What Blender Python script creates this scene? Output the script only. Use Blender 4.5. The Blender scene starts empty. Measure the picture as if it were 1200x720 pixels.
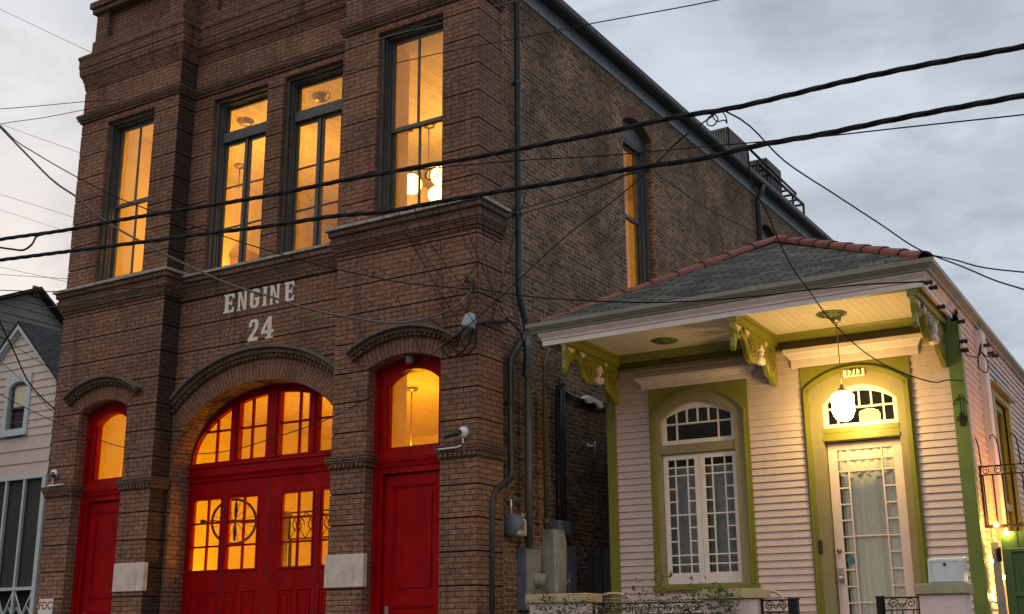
import bpy, bmesh, math, random
from mathutils import Vector, Matrix
random.seed(24)
SC = bpy.context.scene
COL = SC.collection
R = math.radians

# ------------------------------------------------------------------ mesh builder
class MB:
    """collects faces, then links them as ONE mesh object"""
    def __init__(self):
        self.f = []
    def face(self, pts, uv=None, smooth=False):
        pts = [Vector(p) for p in pts]
        if uv is None:
            n = Vector((0, 0, 0))
            for i in range(len(pts)):
                a, b = pts[i], pts[(i+1) % len(pts)]
                n += Vector(((a.y-b.y)*(a.z+b.z), (a.z-b.z)*(a.x+b.x), (a.x-b.x)*(a.y+b.y)))
            ax, ay, az = abs(n.x), abs(n.y), abs(n.z)
            if az >= ax and az >= ay: uv = [(p.x, p.y) for p in pts]
            elif ax > ay: uv = [(p.y, p.z) for p in pts]
            else: uv = [(p.x, p.z) for p in pts]
        self.f.append((pts, uv, smooth))
    def box(self, x0, x1, y0, y1, z0, z1):
        v = [(x, y, z) for z in (z0, z1) for y in (y0, y1) for x in (x0, x1)]
        for q in ((0, 2, 3, 1), (4, 5, 7, 6), (0, 1, 5, 4), (2, 6, 7, 3), (0, 4, 6, 2), (1, 3, 7, 5)):
            self.face([v[i] for i in q])
    def frame(self, x0, x1, z0, z1, w, y0, y1, wb=None, wt=None):
        wb = w if wb is None else wb; wt = w if wt is None else wt
        self.box(x0, x0+w, y0, y1, z0, z1); self.box(x1-w, x1, y0, y1, z0, z1)
        self.box(x0+w, x1-w, y0, y1, z0, z0+wb); self.box(x0+w, x1-w, y0, y1, z1-wt, z1)
    def prism(self, poly, P, d0, d1):
        a = [P(u, z, d0) for u, z in poly]; b = [P(u, z, d1) for u, z in poly]
        self.face(a); self.face(b[::-1])
        n = len(poly)
        for i in range(n):
            j = (i+1) % n
            self.face([a[i], b[i], b[j], a[j]])
    def tube(self, path, r, n=8, cap=True, smooth=True):
        path = [Vector(p) for p in path]
        rs = r if isinstance(r, (list, tuple)) else [r]*len(path)
        rings = []; prev = None
        for i, p in enumerate(path):
            t = (path[min(i+1, len(path)-1)]-path[max(i-1, 0)])
            if t.length < 1e-9: t = Vector((0, 0, 1))
            t.normalize()
            if prev is None:
                ref = Vector((0, 0, 1)) if abs(t.z) < .9 else Vector((1, 0, 0))
                a = t.cross(ref).normalized()
            else:
                a = (prev-t*prev.dot(t))
                a = a.normalized() if a.length > 1e-6 else t.orthogonal().normalized()
            prev = a; b = t.cross(a)
            rings.append([p+(a*math.cos(k*2*math.pi/n)+b*math.sin(k*2*math.pi/n))*rs[i] for k in range(n)])
        L = 0
        for i in range(len(rings)-1):
            dl = (path[i+1]-path[i]).length
            for k in range(n):
                m = (k+1) % n
                self.face([rings[i][k], rings[i][m], rings[i+1][m], rings[i+1][k]],
                          [(k/n, L), ((k+1)/n, L), ((k+1)/n, L+dl), (k/n, L+dl)], smooth)
            L += dl
        if cap:
            self.face(rings[0][::-1]); self.face(rings[-1])
    def lathe(self, prof, c, n=24, axis='z', smooth=True):
        c = Vector(c)
        def pt(r, h, k):
            a = k*2*math.pi/n
            if axis == 'z': return c+Vector((r*math.cos(a), r*math.sin(a), h))
            if axis == 'y': return c+Vector((r*math.cos(a), h, r*math.sin(a)))
            return c+Vector((h, r*math.cos(a), r*math.sin(a)))
        for (r0, h0), (r1, h1) in zip(prof, prof[1:]):
            for k in range(n):
                q = [pt(r0, h0, k), pt(r0, h0, k+1), pt(r1, h1, k+1), pt(r1, h1, k)]
                if r0 < 1e-6: q = [q[0], q[2], q[3]]
                elif r1 < 1e-6: q = q[:3]
                self.face(q, None, smooth)
    def sweep(self, prof, path, zf=None):
        """profile [(out, z)] along a plan polyline [(x, y)]; outward = right-hand side; mitred"""
        path = [Vector((p[0], p[1])) for p in path]
        offs = []
        for i, p in enumerate(path):
            ds = []
            if i > 0: ds.append((path[i]-path[i-1]).normalized())
            if i < len(path)-1: ds.append((path[i+1]-path[i]).normalized())
            ns = [Vector((d.y, -d.x)) for d in ds]
            if len(ns) == 1: offs.append(ns[0])
            else:
                m = (ns[0]+ns[1]).normalized(); offs.append(m/max(.2, m.dot(ns[0])))
        def pt(i, k):
            o, z = prof[k]; q = path[i]+offs[i]*o
            return (q.x, q.y, z+(zf(q.x) if zf else 0))
        for i in range(len(path)-1):
            for k in range(len(prof)-1):
                self.face([pt(i, k), pt(i+1, k), pt(i+1, k+1), pt(i, k+1)])
        for i in (0, len(path)-1):
            self.face([pt(i, k) for k in range(len(prof))])
    def build(self, name, mat, parent=None, bevel=0, base=True):
        vs = []; fs = []; uvs = []; sm = []
        for pts, uv, s in self.f:
            fs.append(tuple(range(len(vs), len(vs)+len(pts)))); vs += [tuple(p) for p in pts]; uvs += list(uv); sm.append(s)
        off = Vector((0, 0, 0))
        if base and vs:
            xs = [v[0] for v in vs]; ys = [v[1] for v in vs]; zs = [v[2] for v in vs]
            off = Vector(((min(xs)+max(xs))/2, (min(ys)+max(ys))/2, min(zs)))
            vs = [(v[0]-off.x, v[1]-off.y, v[2]-off.z) for v in vs]
        me = bpy.data.meshes.new(name); me.from_pydata(vs, [], fs)
        ul = me.uv_layers.new(name='UVMap')
        for i, c in enumerate(uvs): ul.data[i].uv = c
        me.polygons.foreach_set('use_smooth', sm)
        bm = bmesh.new(); bm.from_mesh(me)
        bmesh.ops.remove_doubles(bm, verts=bm.verts, dist=1e-5)
        bm.to_mesh(me); bm.free(); me.update()
        me.materials.append(mat)
        o = bpy.data.objects.new(name, me); COL.objects.link(o); o.location = off
        if parent:
            o.parent = parent
            if parent.type == 'MESH': o.location = off-Vector(parent.get('_off', (0, 0, 0)))
        o['_off'] = tuple(off)
        if bevel:
            b = o.modifiers.new('bevel', 'BEVEL'); b.width = bevel; b.segments = 2; b.limit_method = 'ANGLE'
        return o

def tag(o, label, cat, group=None):
    o['label'] = label; o['category'] = cat
    if group: o['group'] = group
    return o
def structure(o): o['kind'] = 'structure'; return o
def root(name, label, cat, loc=(0, 0, 0), rz=0, group=None):
    o = bpy.data.objects.new(name, None); COL.objects.link(o)
    o.location = loc; o.rotation_euler = (0, 0, rz); o.empty_display_size = .2
    return tag(o, label, cat, group)
def copy_tree(o, parent=None):
    c = o.copy(); COL.objects.link(c)
    if parent: c.parent = parent
    for ch in o.children: copy_tree(ch, c)
    return c

# ------------------------------------------------------------------ materials
def nodes(name):
    m = bpy.data.materials.new(name); m.use_nodes = True
    nt = m.node_tree; b = nt.nodes['Principled BSDF']
    return m, nt, b
def N(nt, t, **kw):
    n = nt.nodes.new(t)
    for k, v in kw.items():
        if k in n.inputs.keys(): n.inputs[k].default_value = v
        else: setattr(n, k, v)
    return n
def L(nt, a, b): nt.links.new(a, b)
def noise(nt, vec, scale, detail=4, rough=.6):
    n = N(nt, 'ShaderNodeTexNoise'); n.inputs['Scale'].default_value = scale
    n.inputs['Detail'].default_value = detail; n.inputs['Roughness'].default_value = rough
    L(nt, vec, n.inputs['Vector']); return n.outputs['Fac']
def ramp(nt, fac, lo, hi, v0, v1):
    r = N(nt, 'ShaderNodeMapRange'); r.inputs['From Min'].default_value = lo; r.inputs['From Max'].default_value = hi
    r.inputs['To Min'].default_value = v0; r.inputs['To Max'].default_value = v1
    L(nt, fac, r.inputs['Value']); return r.outputs['Result']
def mixc(nt, mode, fac, a, b):
    m = N(nt, 'ShaderNodeMix'); m.data_type = 'RGBA'; m.blend_type = mode
    for s, v in ((0, fac), (6, a), (7, b)):
        if hasattr(v, 'is_output') or hasattr(v, 'links'): L(nt, v, m.inputs[s])
        else: m.inputs[s].default_value = v if not isinstance(v, (tuple, list)) or len(v) == 4 else (*v, 1)
    return m.outputs[2]
def bump(nt, b, height, strength, dist=.01):
    n = N(nt, 'ShaderNodeBump'); n.inputs['Strength'].default_value = strength; n.inputs['Distance'].default_value = dist
    L(nt, height, n.inputs['Height'])
    if b.inputs['Normal'].links: L(nt, b.inputs['Normal'].links[0].from_socket, n.inputs['Normal'])
    L(nt, n.outputs['Normal'], b.inputs['Normal'])
def mat(name, col, rough=.6, metal=0, var=.25, vscale=6, bmp=.15, bscale=60, dirt=0, dirtcol=(.03, .025, .02), spec=.5):
    m, nt, b = nodes(name)
    tc = N(nt, 'ShaderNodeTexCoord').outputs['Object']
    f = noise(nt, tc, vscale, 6)
    v = ramp(nt, f, .3, .7, 1-var, 1+var*.6)
    c = mixc(nt, 'MULTIPLY', 1, col, v)
    if dirt:
        mp = N(nt, 'ShaderNodeMapping'); mp.inputs['Scale'].default_value = (1, 1, .18); L(nt, tc, mp.inputs['Vector'])
        d = ramp(nt, noise(nt, mp.outputs[0], 9, 6), .52, .75, 0, dirt)
        c = mixc(nt, 'MIX', d, c, dirtcol)
    L(nt, c, b.inputs['Base Color'])
    b.inputs['Metallic'].default_value = metal; b.inputs['Specular IOR Level'].default_value = spec
    L(nt, ramp(nt, noise(nt, tc, vscale*3, 3), .3, .7, max(.05, rough-.12), min(1, rough+.12)), b.inputs['Roughness'])
    if bmp: bump(nt, b, noise(nt, tc, bscale, 3), bmp, .004)
    return m
def brick(name, c1, c2, mortar, ms, var=.35, bw=.215, rh=.06825, v0=.309, stain=.6, stcol=(.02, .016, .014), smooth=.1, bstr=.8, odd=None, wear=.5):
    m, nt, b = nodes(name)
    tcn = N(nt, 'ShaderNodeTexCoord'); ob = tcn.outputs['Object']
    mp = N(nt, 'ShaderNodeMapping'); mp.inputs['Location'].default_value = (0, -v0, 0); L(nt, tcn.outputs['UV'], mp.inputs['Vector'])
    # slightly wavy courses
    wv = N(nt, 'ShaderNodeTexNoise'); wv.inputs['Scale'].default_value = 7; L(nt, mp.outputs[0], wv.inputs['Vector'])
    sub = N(nt, 'ShaderNodeVectorMath', operation='SUBTRACT'); L(nt, wv.outputs['Color'], sub.inputs[0]); sub.inputs[1].default_value = (.5, .5, .5)
    sc = N(nt, 'ShaderNodeVectorMath', operation='SCALE'); L(nt, sub.outputs[0], sc.inputs[0]); sc.inputs['Scale'].default_value = .006*wear*2
    ad = N(nt, 'ShaderNodeVectorMath', operation='ADD'); L(nt, mp.outputs[0], ad.inputs[0]); L(nt, sc.outputs[0], ad.inputs[1])
    t = N(nt, 'ShaderNodeTexBrick'); L(nt, ad.outputs[0], t.inputs['Vector'])
    for k, v in (('Scale', 1), ('Mortar Size', ms), ('Mortar Smooth', smooth), ('Bias', 0), ('Brick Width', bw), ('Row Height', rh)): t.inputs[k].default_value = v
    t.inputs['Color1'].default_value = (*c1, 1); t.inputs['Color2'].default_value = (*c2, 1); t.inputs['Mortar'].default_value = (*mortar, 1)
    c = mixc(nt, 'MULTIPLY', 1, t.outputs['Color'], ramp(nt, noise(nt, ob, 22, 5), .3, .7, 1-var, 1+var))
    c = mixc(nt, 'MULTIPLY', 1, c, ramp(nt, noise(nt, ob, .9, 5), .3, .7, 1-var*.8, 1+var*.5))
    mp2 = N(nt, 'ShaderNodeMapping'); mp2.inputs['Scale'].default_value = (1.6, 1.6, .35); L(nt, ob, mp2.inputs['Vector'])
    s = ramp(nt, noise(nt, mp2.outputs[0], 1.6, 7, .65), .54, .78, 0, stain)
    c = mixc(nt, 'MIX', s, c, stcol)
    if odd:
        o = ramp(nt, noise(nt, ob, 3.2, 6, .7), .58, .72, 0, .6); c = mixc(nt, 'MIX', o, c, odd)
    L(nt, c, b.inputs['Base Color'])
    b.inputs['Roughness'].default_value = .88; b.inputs['Specular IOR Level'].default_value = .25
    inv = N(nt, 'ShaderNodeMath', operation='SUBTRACT'); inv.inputs[0].default_value = 1; L(nt, t.outputs['Fac'], inv.inputs[1])
    bump(nt, b, noise(nt, ob, 70, 4), .5, .006)
    bump(nt, b, inv.outputs[0], bstr, .012)
    return m
def boards(name, col, rh, ms=.004, dark=.25, swap=False, rough=.55, var=.12, v0=0, bw=4.0):
    m, nt, b = nodes(name)
    tcn = N(nt, 'ShaderNodeTexCoord'); vec = tcn.outputs['UV']
    if swap:
        s = N(nt, 'ShaderNodeSeparateXYZ'); L(nt, vec, s.inputs[0]); cx = N(nt, 'ShaderNodeCombineXYZ')
        L(nt, s.outputs[1], cx.inputs[0]); L(nt, s.outputs[0], cx.inputs[1]); vec = cx.outputs[0]
    t = N(nt, 'ShaderNodeTexBrick'); L(nt, vec, t.inputs['Vector'])
    for k, v in (('Scale', 1), ('Mortar Size', ms), ('Mortar Smooth', .2), ('Brick Width', bw), ('Row Height', rh)): t.inputs[k].default_value = v
    c1 = tuple(x*1.04 for x in col); c2 = tuple(x*(1-var) for x in col)
    t.inputs['Color1'].default_value = (*c1, 1); t.inputs['Color2'].default_value = (*c2, 1); t.inputs['Mortar'].default_value = (*[x*dark for x in col], 1)
    ob = tcn.outputs['Object']
    L(nt, mixc(nt, 'MULTIPLY', 1, t.outputs['Color'], ramp(nt, noise(nt, ob, 9, 5), .3, .7, 1-var, 1+var*.5)), b.inputs['Base Color'])
    b.inputs['Roughness'].default_value = rough
    inv = N(nt, 'ShaderNodeMath', operation='SUBTRACT'); inv.inputs[0].default_value = 1; L(nt, t.outputs['Fac'], inv.inputs[1])
    bump(nt, b, inv.outputs[0], .7, .006)
    return m
def glassmat(name, tint=(1, 1, 1), ior=1.5, dirt=.02):
    m = bpy.data.materials.new(name); m.use_nodes = True; nt = m.node_tree; nt.nodes.clear()
    out = N(nt, 'ShaderNodeOutputMaterial'); mx = N(nt, 'ShaderNodeMixShader')
    fr = N(nt, 'ShaderNodeFresnel'); fr.inputs['IOR'].default_value = ior
    tr = N(nt, 'ShaderNodeBsdfTransparent'); tr.inputs['Color'].default_value = (*tint, 1)
    gl = N(nt, 'ShaderNodeBsdfGlossy'); gl.inputs['Roughness'].default_value = .015
    tc = N(nt, 'ShaderNodeTexCoord').outputs['Object']
    bp = N(nt, 'ShaderNodeBump'); bp.inputs['Strength'].default_value = .06; bp.inputs['Distance'].default_value = .01
    L(nt, noise(nt, tc, 5, 1), bp.inputs['Height']); L(nt, bp.outputs[0], gl.inputs['Normal'])
    L(nt, fr.outputs[0], mx.inputs[0]); L(nt, tr.outputs[0], mx.inputs[1]); L(nt, gl.outputs[0], mx.inputs[2])
    df = N(nt, 'ShaderNodeBsdfDiffuse'); df.inputs['Color'].default_value = (.5, .48, .44, 1)
    m2 = N(nt, 'ShaderNodeMixShader'); L(nt, ramp(nt, noise(nt, tc, 3, 5), .35, .8, 0, dirt*2), m2.inputs[0])
    L(nt, mx.outputs[0], m2.inputs[1]); L(nt, df.outputs[0], m2.inputs[2])
    L(nt, m2.outputs[0], out.inputs['Surface']); return m
def glow(name, col, strength):
    m, nt, b = nodes(name)
    b.inputs['Base Color'].default_value = (.9, .88, .8, 1)
    b.inputs['Emission Color'].default_value = (*col, 1); b.inputs['Emission Strength'].default_value = strength
    return m

M = {}
M['brick'] = brick('pressed_brick', (.255, .137, .09), (.20, .106, .073), (.05, .033, .026), .0052, stain=.78, var=.42)
M['brick_return'] = brick('dark_return_brick', (.075, .046, .034), (.055, .034, .027), (.022, .016, .014), .0052, stain=.7)  # much darker brick for the left bay's inner return
M['brick_upper'] = brick('soot_streaked_brick', (.225, .12, .08), (.165, .09, .062), (.035, .024, .02), .0055, stain=.95, stcol=(.018, .016, .015))
M['brick_ring'] = brick('arch_brick', (.235, .122, .08), (.185, .098, .066), (.05, .032, .025), .005, v0=0, bw=.5, stain=.45)
M['brick_dark'] = brick('corbel_brick', (.185, .105, .075), (.12, .075, .056), (.035, .026, .022), .006, stain=.75)
M['brick_side'] = brick('common_brick', (.25, .145, .09), (.095, .054, .04), (.34, .26, .165), .008, bw=.2, rh=.0683, stain=.7, var=.65, smooth=.4, odd=(.27, .205, .125), wear=1.1, bstr=.6)
M['stone'] = mat('pale_stone', (.62, .54, .48), .8, bmp=.35, var=.18, vscale=7, dirt=.28)
M['slab'] = mat('weathered_slab', (.36, .33, .29), .8, bmp=.3, dirt=.6)
M['slate_paint'] = mat('slate_grey_paint', (.066, .074, .083), .5, var=.3, dirt=.3)
M['fascia_paint'] = mat('blue_grey_paint', (.31, .385, .45), .5, var=.2, dirt=.3)
M['dark_metal'] = mat('dark_gutter_metal', (.06, .062, .066), .45, .3, dirt=.3)
M['downspout'] = mat('dark_downspout_paint', (.04, .045, .052), .4, .3, dirt=.3)
M['red'] = mat('red_gloss_paint', (.33, .0015, .003), .5, var=.32, bmp=.08, vscale=3, spec=.1, dirt=.45, dirtcol=(.07, .004, .004))
M['white_letter'] = mat('white_sign_paint', (.72, .69, .62), .7, var=.15, dirt=.25, dirtcol=(.2, .13, .09), vscale=14)
M['glass'] = glassmat('window_glass')
M['glass_house'] = glassmat('old_window_glass', ior=1.42, dirt=.02)
M['plaster'] = mat('cream_plaster', (.8, .7, .5), .85, var=.08, bmp=.1)
M['oak'] = boards('wood_floor', (.32, .19, .1), .08)
M['ceil_boards'] = boards('beadboard_ceiling', (.78, .68, .48), .09, .004, .72, swap=True)
M['roofing'] = mat('roof_membrane', (.09, .09, .095), .85)
M['pink'] = mat('pink_siding_paint', (.62, .495, .475), .55, var=.1, vscale=4, dirt=.16, dirtcol=(.3, .2, .19), bmp=.08)
M['pink_trim'] = mat('pale_pink_trim', (.74, .6, .58), .5, var=.1, dirt=.18, dirtcol=(.3, .22, .2), bmp=.06)
M['white_trim'] = mat('white_trim_paint', (.76, .7, .69), .45, var=.08, dirt=.12, dirtcol=(.4, .33, .3), bmp=.05)
M['green'] = mat('olive_green_paint', (.205, .195, .016), .42, var=.12, vscale=4, dirt=.15, dirtcol=(.12, .12, .02), bmp=.06)
M['khaki'] = mat('khaki_casing_paint', (.265, .225, .105), .5, var=.12, dirt=.15, dirtcol=(.12, .1, .05), bmp=.06)
M['rust'] = mat('rusty_iron', (.06, .04, .032), .8)
M['leaf_green'] = mat('leaf_green_paint', (.13, .19, .035), .45, var=.14, dirt=.15, dirtcol=(.08, .1, .03), bmp=.06)
M['gutter_paint'] = mat('grey_gutter_paint', (.27, .255, .215), .45, var=.12, dirt=.2, bmp=.03)
M['porch_ceiling'] = boards('porch_beadboard', (.76, .64, .52), .085, .003, .74, swap=True, var=.06)
M['shingle'] = brick('asphalt_shingles', (.13, .132, .118), (.042, .046, .042), (.012, .013, .012), .013, bw=.3, rh=.13, v0=0, var=.3, stain=.3, smooth=.2, bstr=.9)
M['shingle_dark'] = brick('dark_shingles', (.05, .053, .058), (.032, .034, .038), (.012, .012, .014), .011, bw=.3, rh=.14, v0=0, var=.3, stain=.2)
M['tile'] = mat('terracotta_tile', (.24, .078, .055), .75, var=.35, vscale=9, dirt=.4, bmp=.3)
M['curtain'] = mat('lace_curtain', (.9, .9, .78), .9, var=.1, vscale=30)
M['curtain_blue'] = mat('grey_blue_curtain', (.32, .36, .37), .9, var=.2, vscale=10)
M['dark_room'] = mat('dim_interior', (.16, .12, .1), .9)
M['maroon'] = mat('maroon_paint', (.09, .02, .015), .5)
M['hood_slab'] = mat('sooty_slab', (.125, .11, .092), .85, bmp=.3, dirt=.8)
M['iron'] = mat('black_wrought_iron', (.015, .014, .014), .5, .4, dirt=.2, dirtcol=(.08, .04, .02))
M['cable'] = mat('black_cable_rubber', (.011, .012, .016), .7, var=.3, spec=.2)
M['cable_grey'] = mat('grey_weathered_cable', (.12, .115, .11), .6, var=.4, vscale=20)
M['hood_blue'] = mat('pale_blue_grey_enamel', (.30, .35, .40), .5, dirt=.2)
M['pipe_grey'] = mat('grey_conduit', (.105, .108, .108), .45, .35, dirt=.3)
M['pipe_brown'] = mat('old_pipe', (.12, .095, .055), .55, .25, dirt=.4)
M['box_grey'] = mat('grey_meter_enamel', (.33, .34, .31), .5, .1, dirt=.3)
M['box_light'] = mat('light_grey_enamel', (.42, .43, .4), .5, dirt=.3)
M['box_blue'] = mat('blue_grey_enamel', (.15, .175, .22), .5, dirt=.3)
M['white_plastic'] = mat('white_plastic', (.72, .72, .7), .4, var=.06)
M['black_plastic'] = mat('black_plastic', (.018, .018, .02), .4)
M['mailbox_paint'] = mat('pale_grey_mailbox_paint', (.6, .68, .7), .35, var=.05, dirt=.1, dirtcol=(.3, .3, .3))
M['stucco'] = mat('pink_stucco', (.7, .57, .58), .9, var=.12, bmp=1.0, bscale=45, dirt=.15, dirtcol=(.35, .27, .25))
M['cap'] = mat('olive_grey_cap', (.34, .315, .2), .7, var=.2, dirt=.3, bmp=.2)
M['cap_tan'] = mat('tan_concrete_cap', (.5, .4, .24), .7, var=.2, dirt=.3, bmp=.2)
M['rattan'] = mat('beige_tubular_chair', (.5, .4, .33), .5)
M['leaf'] = mat('shrub_leaf', (.085, .125, .04), .5, var=.5, vscale=25, bmp=0)
M['stem'] = mat('shrub_stem', (.16, .13, .07), .8)
M['brass'] = mat('aged_brass', (.35, .28, .17), .35, .8)
M['steel'] = mat('brushed_steel', (.5, .5, .48), .35, .8)
M['gate_green'] = mat('green_gate_paint', (.05, .12, .035), .5, var=.2, dirt=.3)
M['clap'] = mat('grey_white_clapboard', (.60, .52, .48), .6, var=.12, dirt=.15, dirtcol=(.2, .18, .17))
M['clap_dark'] = mat('grey_clapboard', (.2, .19, .195), .7, var=.12)
M['blue_white'] = mat('pale_blue_trim', (.52, .6, .64), .5, var=.08)
M['screen'] = mat('dark_porch_screen', (.035, .033, .033), .7)
M['shade'] = mat('cream_window_shade', (.75, .7, .55), .8, var=.05)
M['asphalt'] = mat('asphalt', (.05, .05, .052), .9, var=.3, bmp=.6, bscale=120)
M['pavement'] = mat('pavement_concrete', (.3, .29, .27), .9, var=.25, bmp=.4, dirt=.3)
M['dirt'] = mat('bare_ground', (.09, .075, .05), .95, var=.4)
M['fence_dark'] = boards('dark_fence_boards', (.05, .053, .065), .14, .012, .2, swap=True)
M['bulb_up'] = glow('lit_globe_upstairs', (1, .455, .05), 80)  # out-of-sight globes, boosted to make up for the dimmer visible cluster
M['bulb_seen'] = glow('lit_globe_upper_cluster', (1, .62, .14), 9)
M['lantern'] = glow('lit_alley_lantern', (1, .34, .025), 380)
M['frieze_shade'] = mat('shadowed_olive', (.075, .06, .014), .5)  # shadow above the lintels put into the frieze's darker olive
M['bulb_down'] = glow('lit_globe_downstairs', (1, .43, .006), 175)
M['bulb_porch'] = glow('lit_porch_globe', (1, .67, .2), 84)
M['bulb_string'] = glow('lit_string_bulb', (1, .55, .1), 420)
M['rubber'] = mat('bicycle_tyre', (.02, .02, .02), .7)
M['bike_paint'] = mat('bicycle_frame_paint', (.06, .05, .05), .4)
M['tin'] = mat('ac_casing', (.2, .21, .21), .6, .1, dirt=.3)
M['cream_num'] = mat('cream_number_tile', (.75, .7, .55), .4, var=.05)
M['red_letter'] = mat('red_sign_paint', (.35, .02, .03), .5, var=.05)

# ------------------------------------------------------------------ wall faces with openings
class Op:
    """opening: rectangle with an optional arched head (circular segment, or ellipse)"""
    def __init__(self, x0, x1, zb, zs, za=None, ell=False):
        self.x0, self.x1, self.zb, self.zs, self.za, self.ell = x0, x1, zb, zs, (zs if za is None else za), ell
        self.c = (x0+x1)/2; self.h = (x1-x0)/2; r = self.za-zs
        if r > 1e-6 and not ell:
            self.R = (self.h**2+r*r)/(2*r); self.cz = self.za-self.R
    def xs(self, z):
        if z <= self.zs+1e-9: return self.x0, self.x1
        if z >= self.za-1e-9: return self.c, self.c
        if self.ell: w = self.h*math.sqrt(max(0, 1-((z-self.zs)/(self.za-self.zs))**2))
        else: w = math.sqrt(max(0, self.R**2-(z-self.cz)**2))
        return self.c-w, self.c+w
    def arc(self, off=0, n=40, ext=0):
        """points along the arched head, offset outward by off"""
        if self.ell:
            a, b = self.h+off, self.za-self.zs+off
            return [(self.c-a*math.cos(math.pi*t/n), self.zs+b*math.sin(math.pi*t/n)) for t in range(n+1)]
        a0 = math.asin(min(1, self.h/self.R))+ext
        return [(self.c+(self.R+off)*math.sin(-a0+2*a0*t/n), self.cz+(self.R+off)*math.cos(-a0+2*a0*t/n)) for t in range(n+1)]
    def levels(self):
        z = [self.zb, self.zs, self.za]
        if self.za > self.zs+1e-6:
            z += [p[1] for p in self.arc(0, 44)]
        return z

def wall(mb, P, u0, u1, strips, ops=(), inset=0):
    def solids(z, live):
        iv = [(u0, u1)]
        for o in live:
            l, r = o.xs(z); nv = []
            for a, b in iv:
                if l > a: nv.append((a, min(b, l)))
                else: nv.append((a, a))
                if r < b: nv.append((max(a, r), b))
                else: nv.append((b, b))
            iv = nv
        return iv
    ops = sorted(ops, key=lambda o: o.x0)
    for k, (za, zb, da, db) in enumerate(strips):
        lv = sorted({round(z, 6) for z in [za, zb]+[z for o in ops for z in o.levels()] if za <= z <= zb})
        for z0, z1 in zip(lv, lv[1:]):
            if z1-z0 < 1e-5: continue
            m = (z0+z1)/2; live = [o for o in ops if o.zb < m < o.za]
            A, B = solids(z0, live), solids(z1, live)
            d0 = da+(db-da)*(z0-za)/(zb-za); d1 = da+(db-da)*(z1-za)/(zb-za)
            for (a0, b0), (a1, b1) in zip(A, B):
                if b0-a0 < 1e-5 and b1-a1 < 1e-5: continue
                mb.face([P(a0, z0, d0), P(b0, z0, d0), P(b1, z1, d1), P(a1, z1, d1)],
                        [(a0, z0), (b0, z0), (b1, z1), (a1, z1)])
        if k+1 < len(strips) and abs(strips[k+1][2]-db) > 1e-6:
            live = [o for o in ops if o.zb < zb < o.za]; dn = strips[k+1][2]
            for a, b in solids(zb, live):
                if b-a > 1e-5: mb.face([P(a, zb, db), P(b, zb, db), P(b, zb, dn), P(a, zb, dn)])
def reveal(mb, P, o, d0, d1, sill=True):
    pts = [(o.x0, o.zb)]+(o.arc(0, 40) if o.za > o.zs+1e-6 else [(o.x0, o.zs), (o.x1, o.zs)])+[(o.x1, o.zb)]
    if sill: pts.append((o.x0, o.zb))
    s = 0
    for (xa, za), (xb, zb) in zip(pts, pts[1:]):
        l = math.hypot(xb-xa, zb-za)
        if l < 1e-6: continue
        vert = abs(xb-xa) < 1e-6
        uv = [(d0, za), (d0, zb), (d1, zb), (d1, za)] if vert else [(d0, s), (d0, s+l), (d1, s+l), (d1, s)]
        mb.face([P(xa, za, d0), P(xb, zb, d0), P(xb, zb, d1), P(xa, za, d1)], uv); s += l
def ring(mb, P, inner, outer, d0, d1):
    """flat curved band between two point rows; u = radial, v = along the arc"""
    s = 0
    for i in range(len(inner)-1):
        a, b, c, d = inner[i], inner[i+1], outer[i+1], outer[i]
        l = math.hypot((b[0]+c[0]-a[0]-d[0])/2, (b[1]+c[1]-a[1]-d[1])/2); w = math.hypot(a[0]-d[0], a[1]-d[1])
        mb.face([P(*a, d1), P(*b, d1), P(*c, d1), P(*d, d1)], [(0.02, s), (.02, s+l), (.02+w, s+l), (.02+w, s)])
        mb.face([P(*d, d0), P(*d, d1), P(*c, d1), P(*c, d0)], [(0, s), (.05, s), (.05, s+l), (0, s+l)])
        mb.face([P(*a, d0), P(*a, d1), P(*b, d1), P(*b, d0)], [(0, s), (.05, s), (.05, s+l), (0, s+l)])
        s += l
    for q in (0, -1):
        mb.face([P(*inner[q], d0), P(*inner[q], d1), P(*outer[q], d1), P(*outer[q], d0)])
def grooved(z0, z1, g=.011, depth=.035):
    """brick courses with a raked groove every six courses"""
    s = []; z = z0; k = math.ceil((z0-.309)/.4095)
    while True:
        zg = .309+.4095*k; k += 1
        if zg-g <= z0: continue
        if zg+g >= z1: s.append((z, z1, 0, 0)); return s
        s += [(z, zg-g, 0, 0), (zg-g, zg+g, -depth, -depth)]; z = zg+g

# ================================================================== GROUND
mb = MB(); mb.face([(-150, -150, -.004), (150, -150, -.004), (150, 150, -.004), (-150, 150, -.004)])
structure(mb.build('ground', M['dirt'], base=False))
mb = MB(); mb.face([(-120, -9.6, 0), (120, -9.6, 0), (120, -2.6, 0), (-120, -2.6, 0)])
structure(mb.build('road', M['asphalt'], base=False))
mb = MB(); mb.box(-120, 120, -2.6, -.16, -.05, .13)
structure(mb.build('pavement', M['pavement'], bevel=.02, base=False))
mb = MB(); mb.box(-120, 120, -14.5, -9.6, -.05, .13)
structure(mb.build('pavement', M['pavement'], bevel=.02, base=False))
mb = MB(); mb.face([(-8, -6.15, .004), (40, -6.15, .004), (40, -6.03, .004), (-8, -6.03, .004)])
structure(mb.build('road_markings', M['white_letter'], base=False))
mb = MB(); mb.box(-.1, .84, -.15, 16, -.05, .1)
structure(mb.build('alley_path', M['pavement'], base=False))
mb = MB(); mb.box(-8.2, 0, -.16, .0, -.05, .15)
structure(mb.build('doorstep_path', M['pavement'], base=False))

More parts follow.
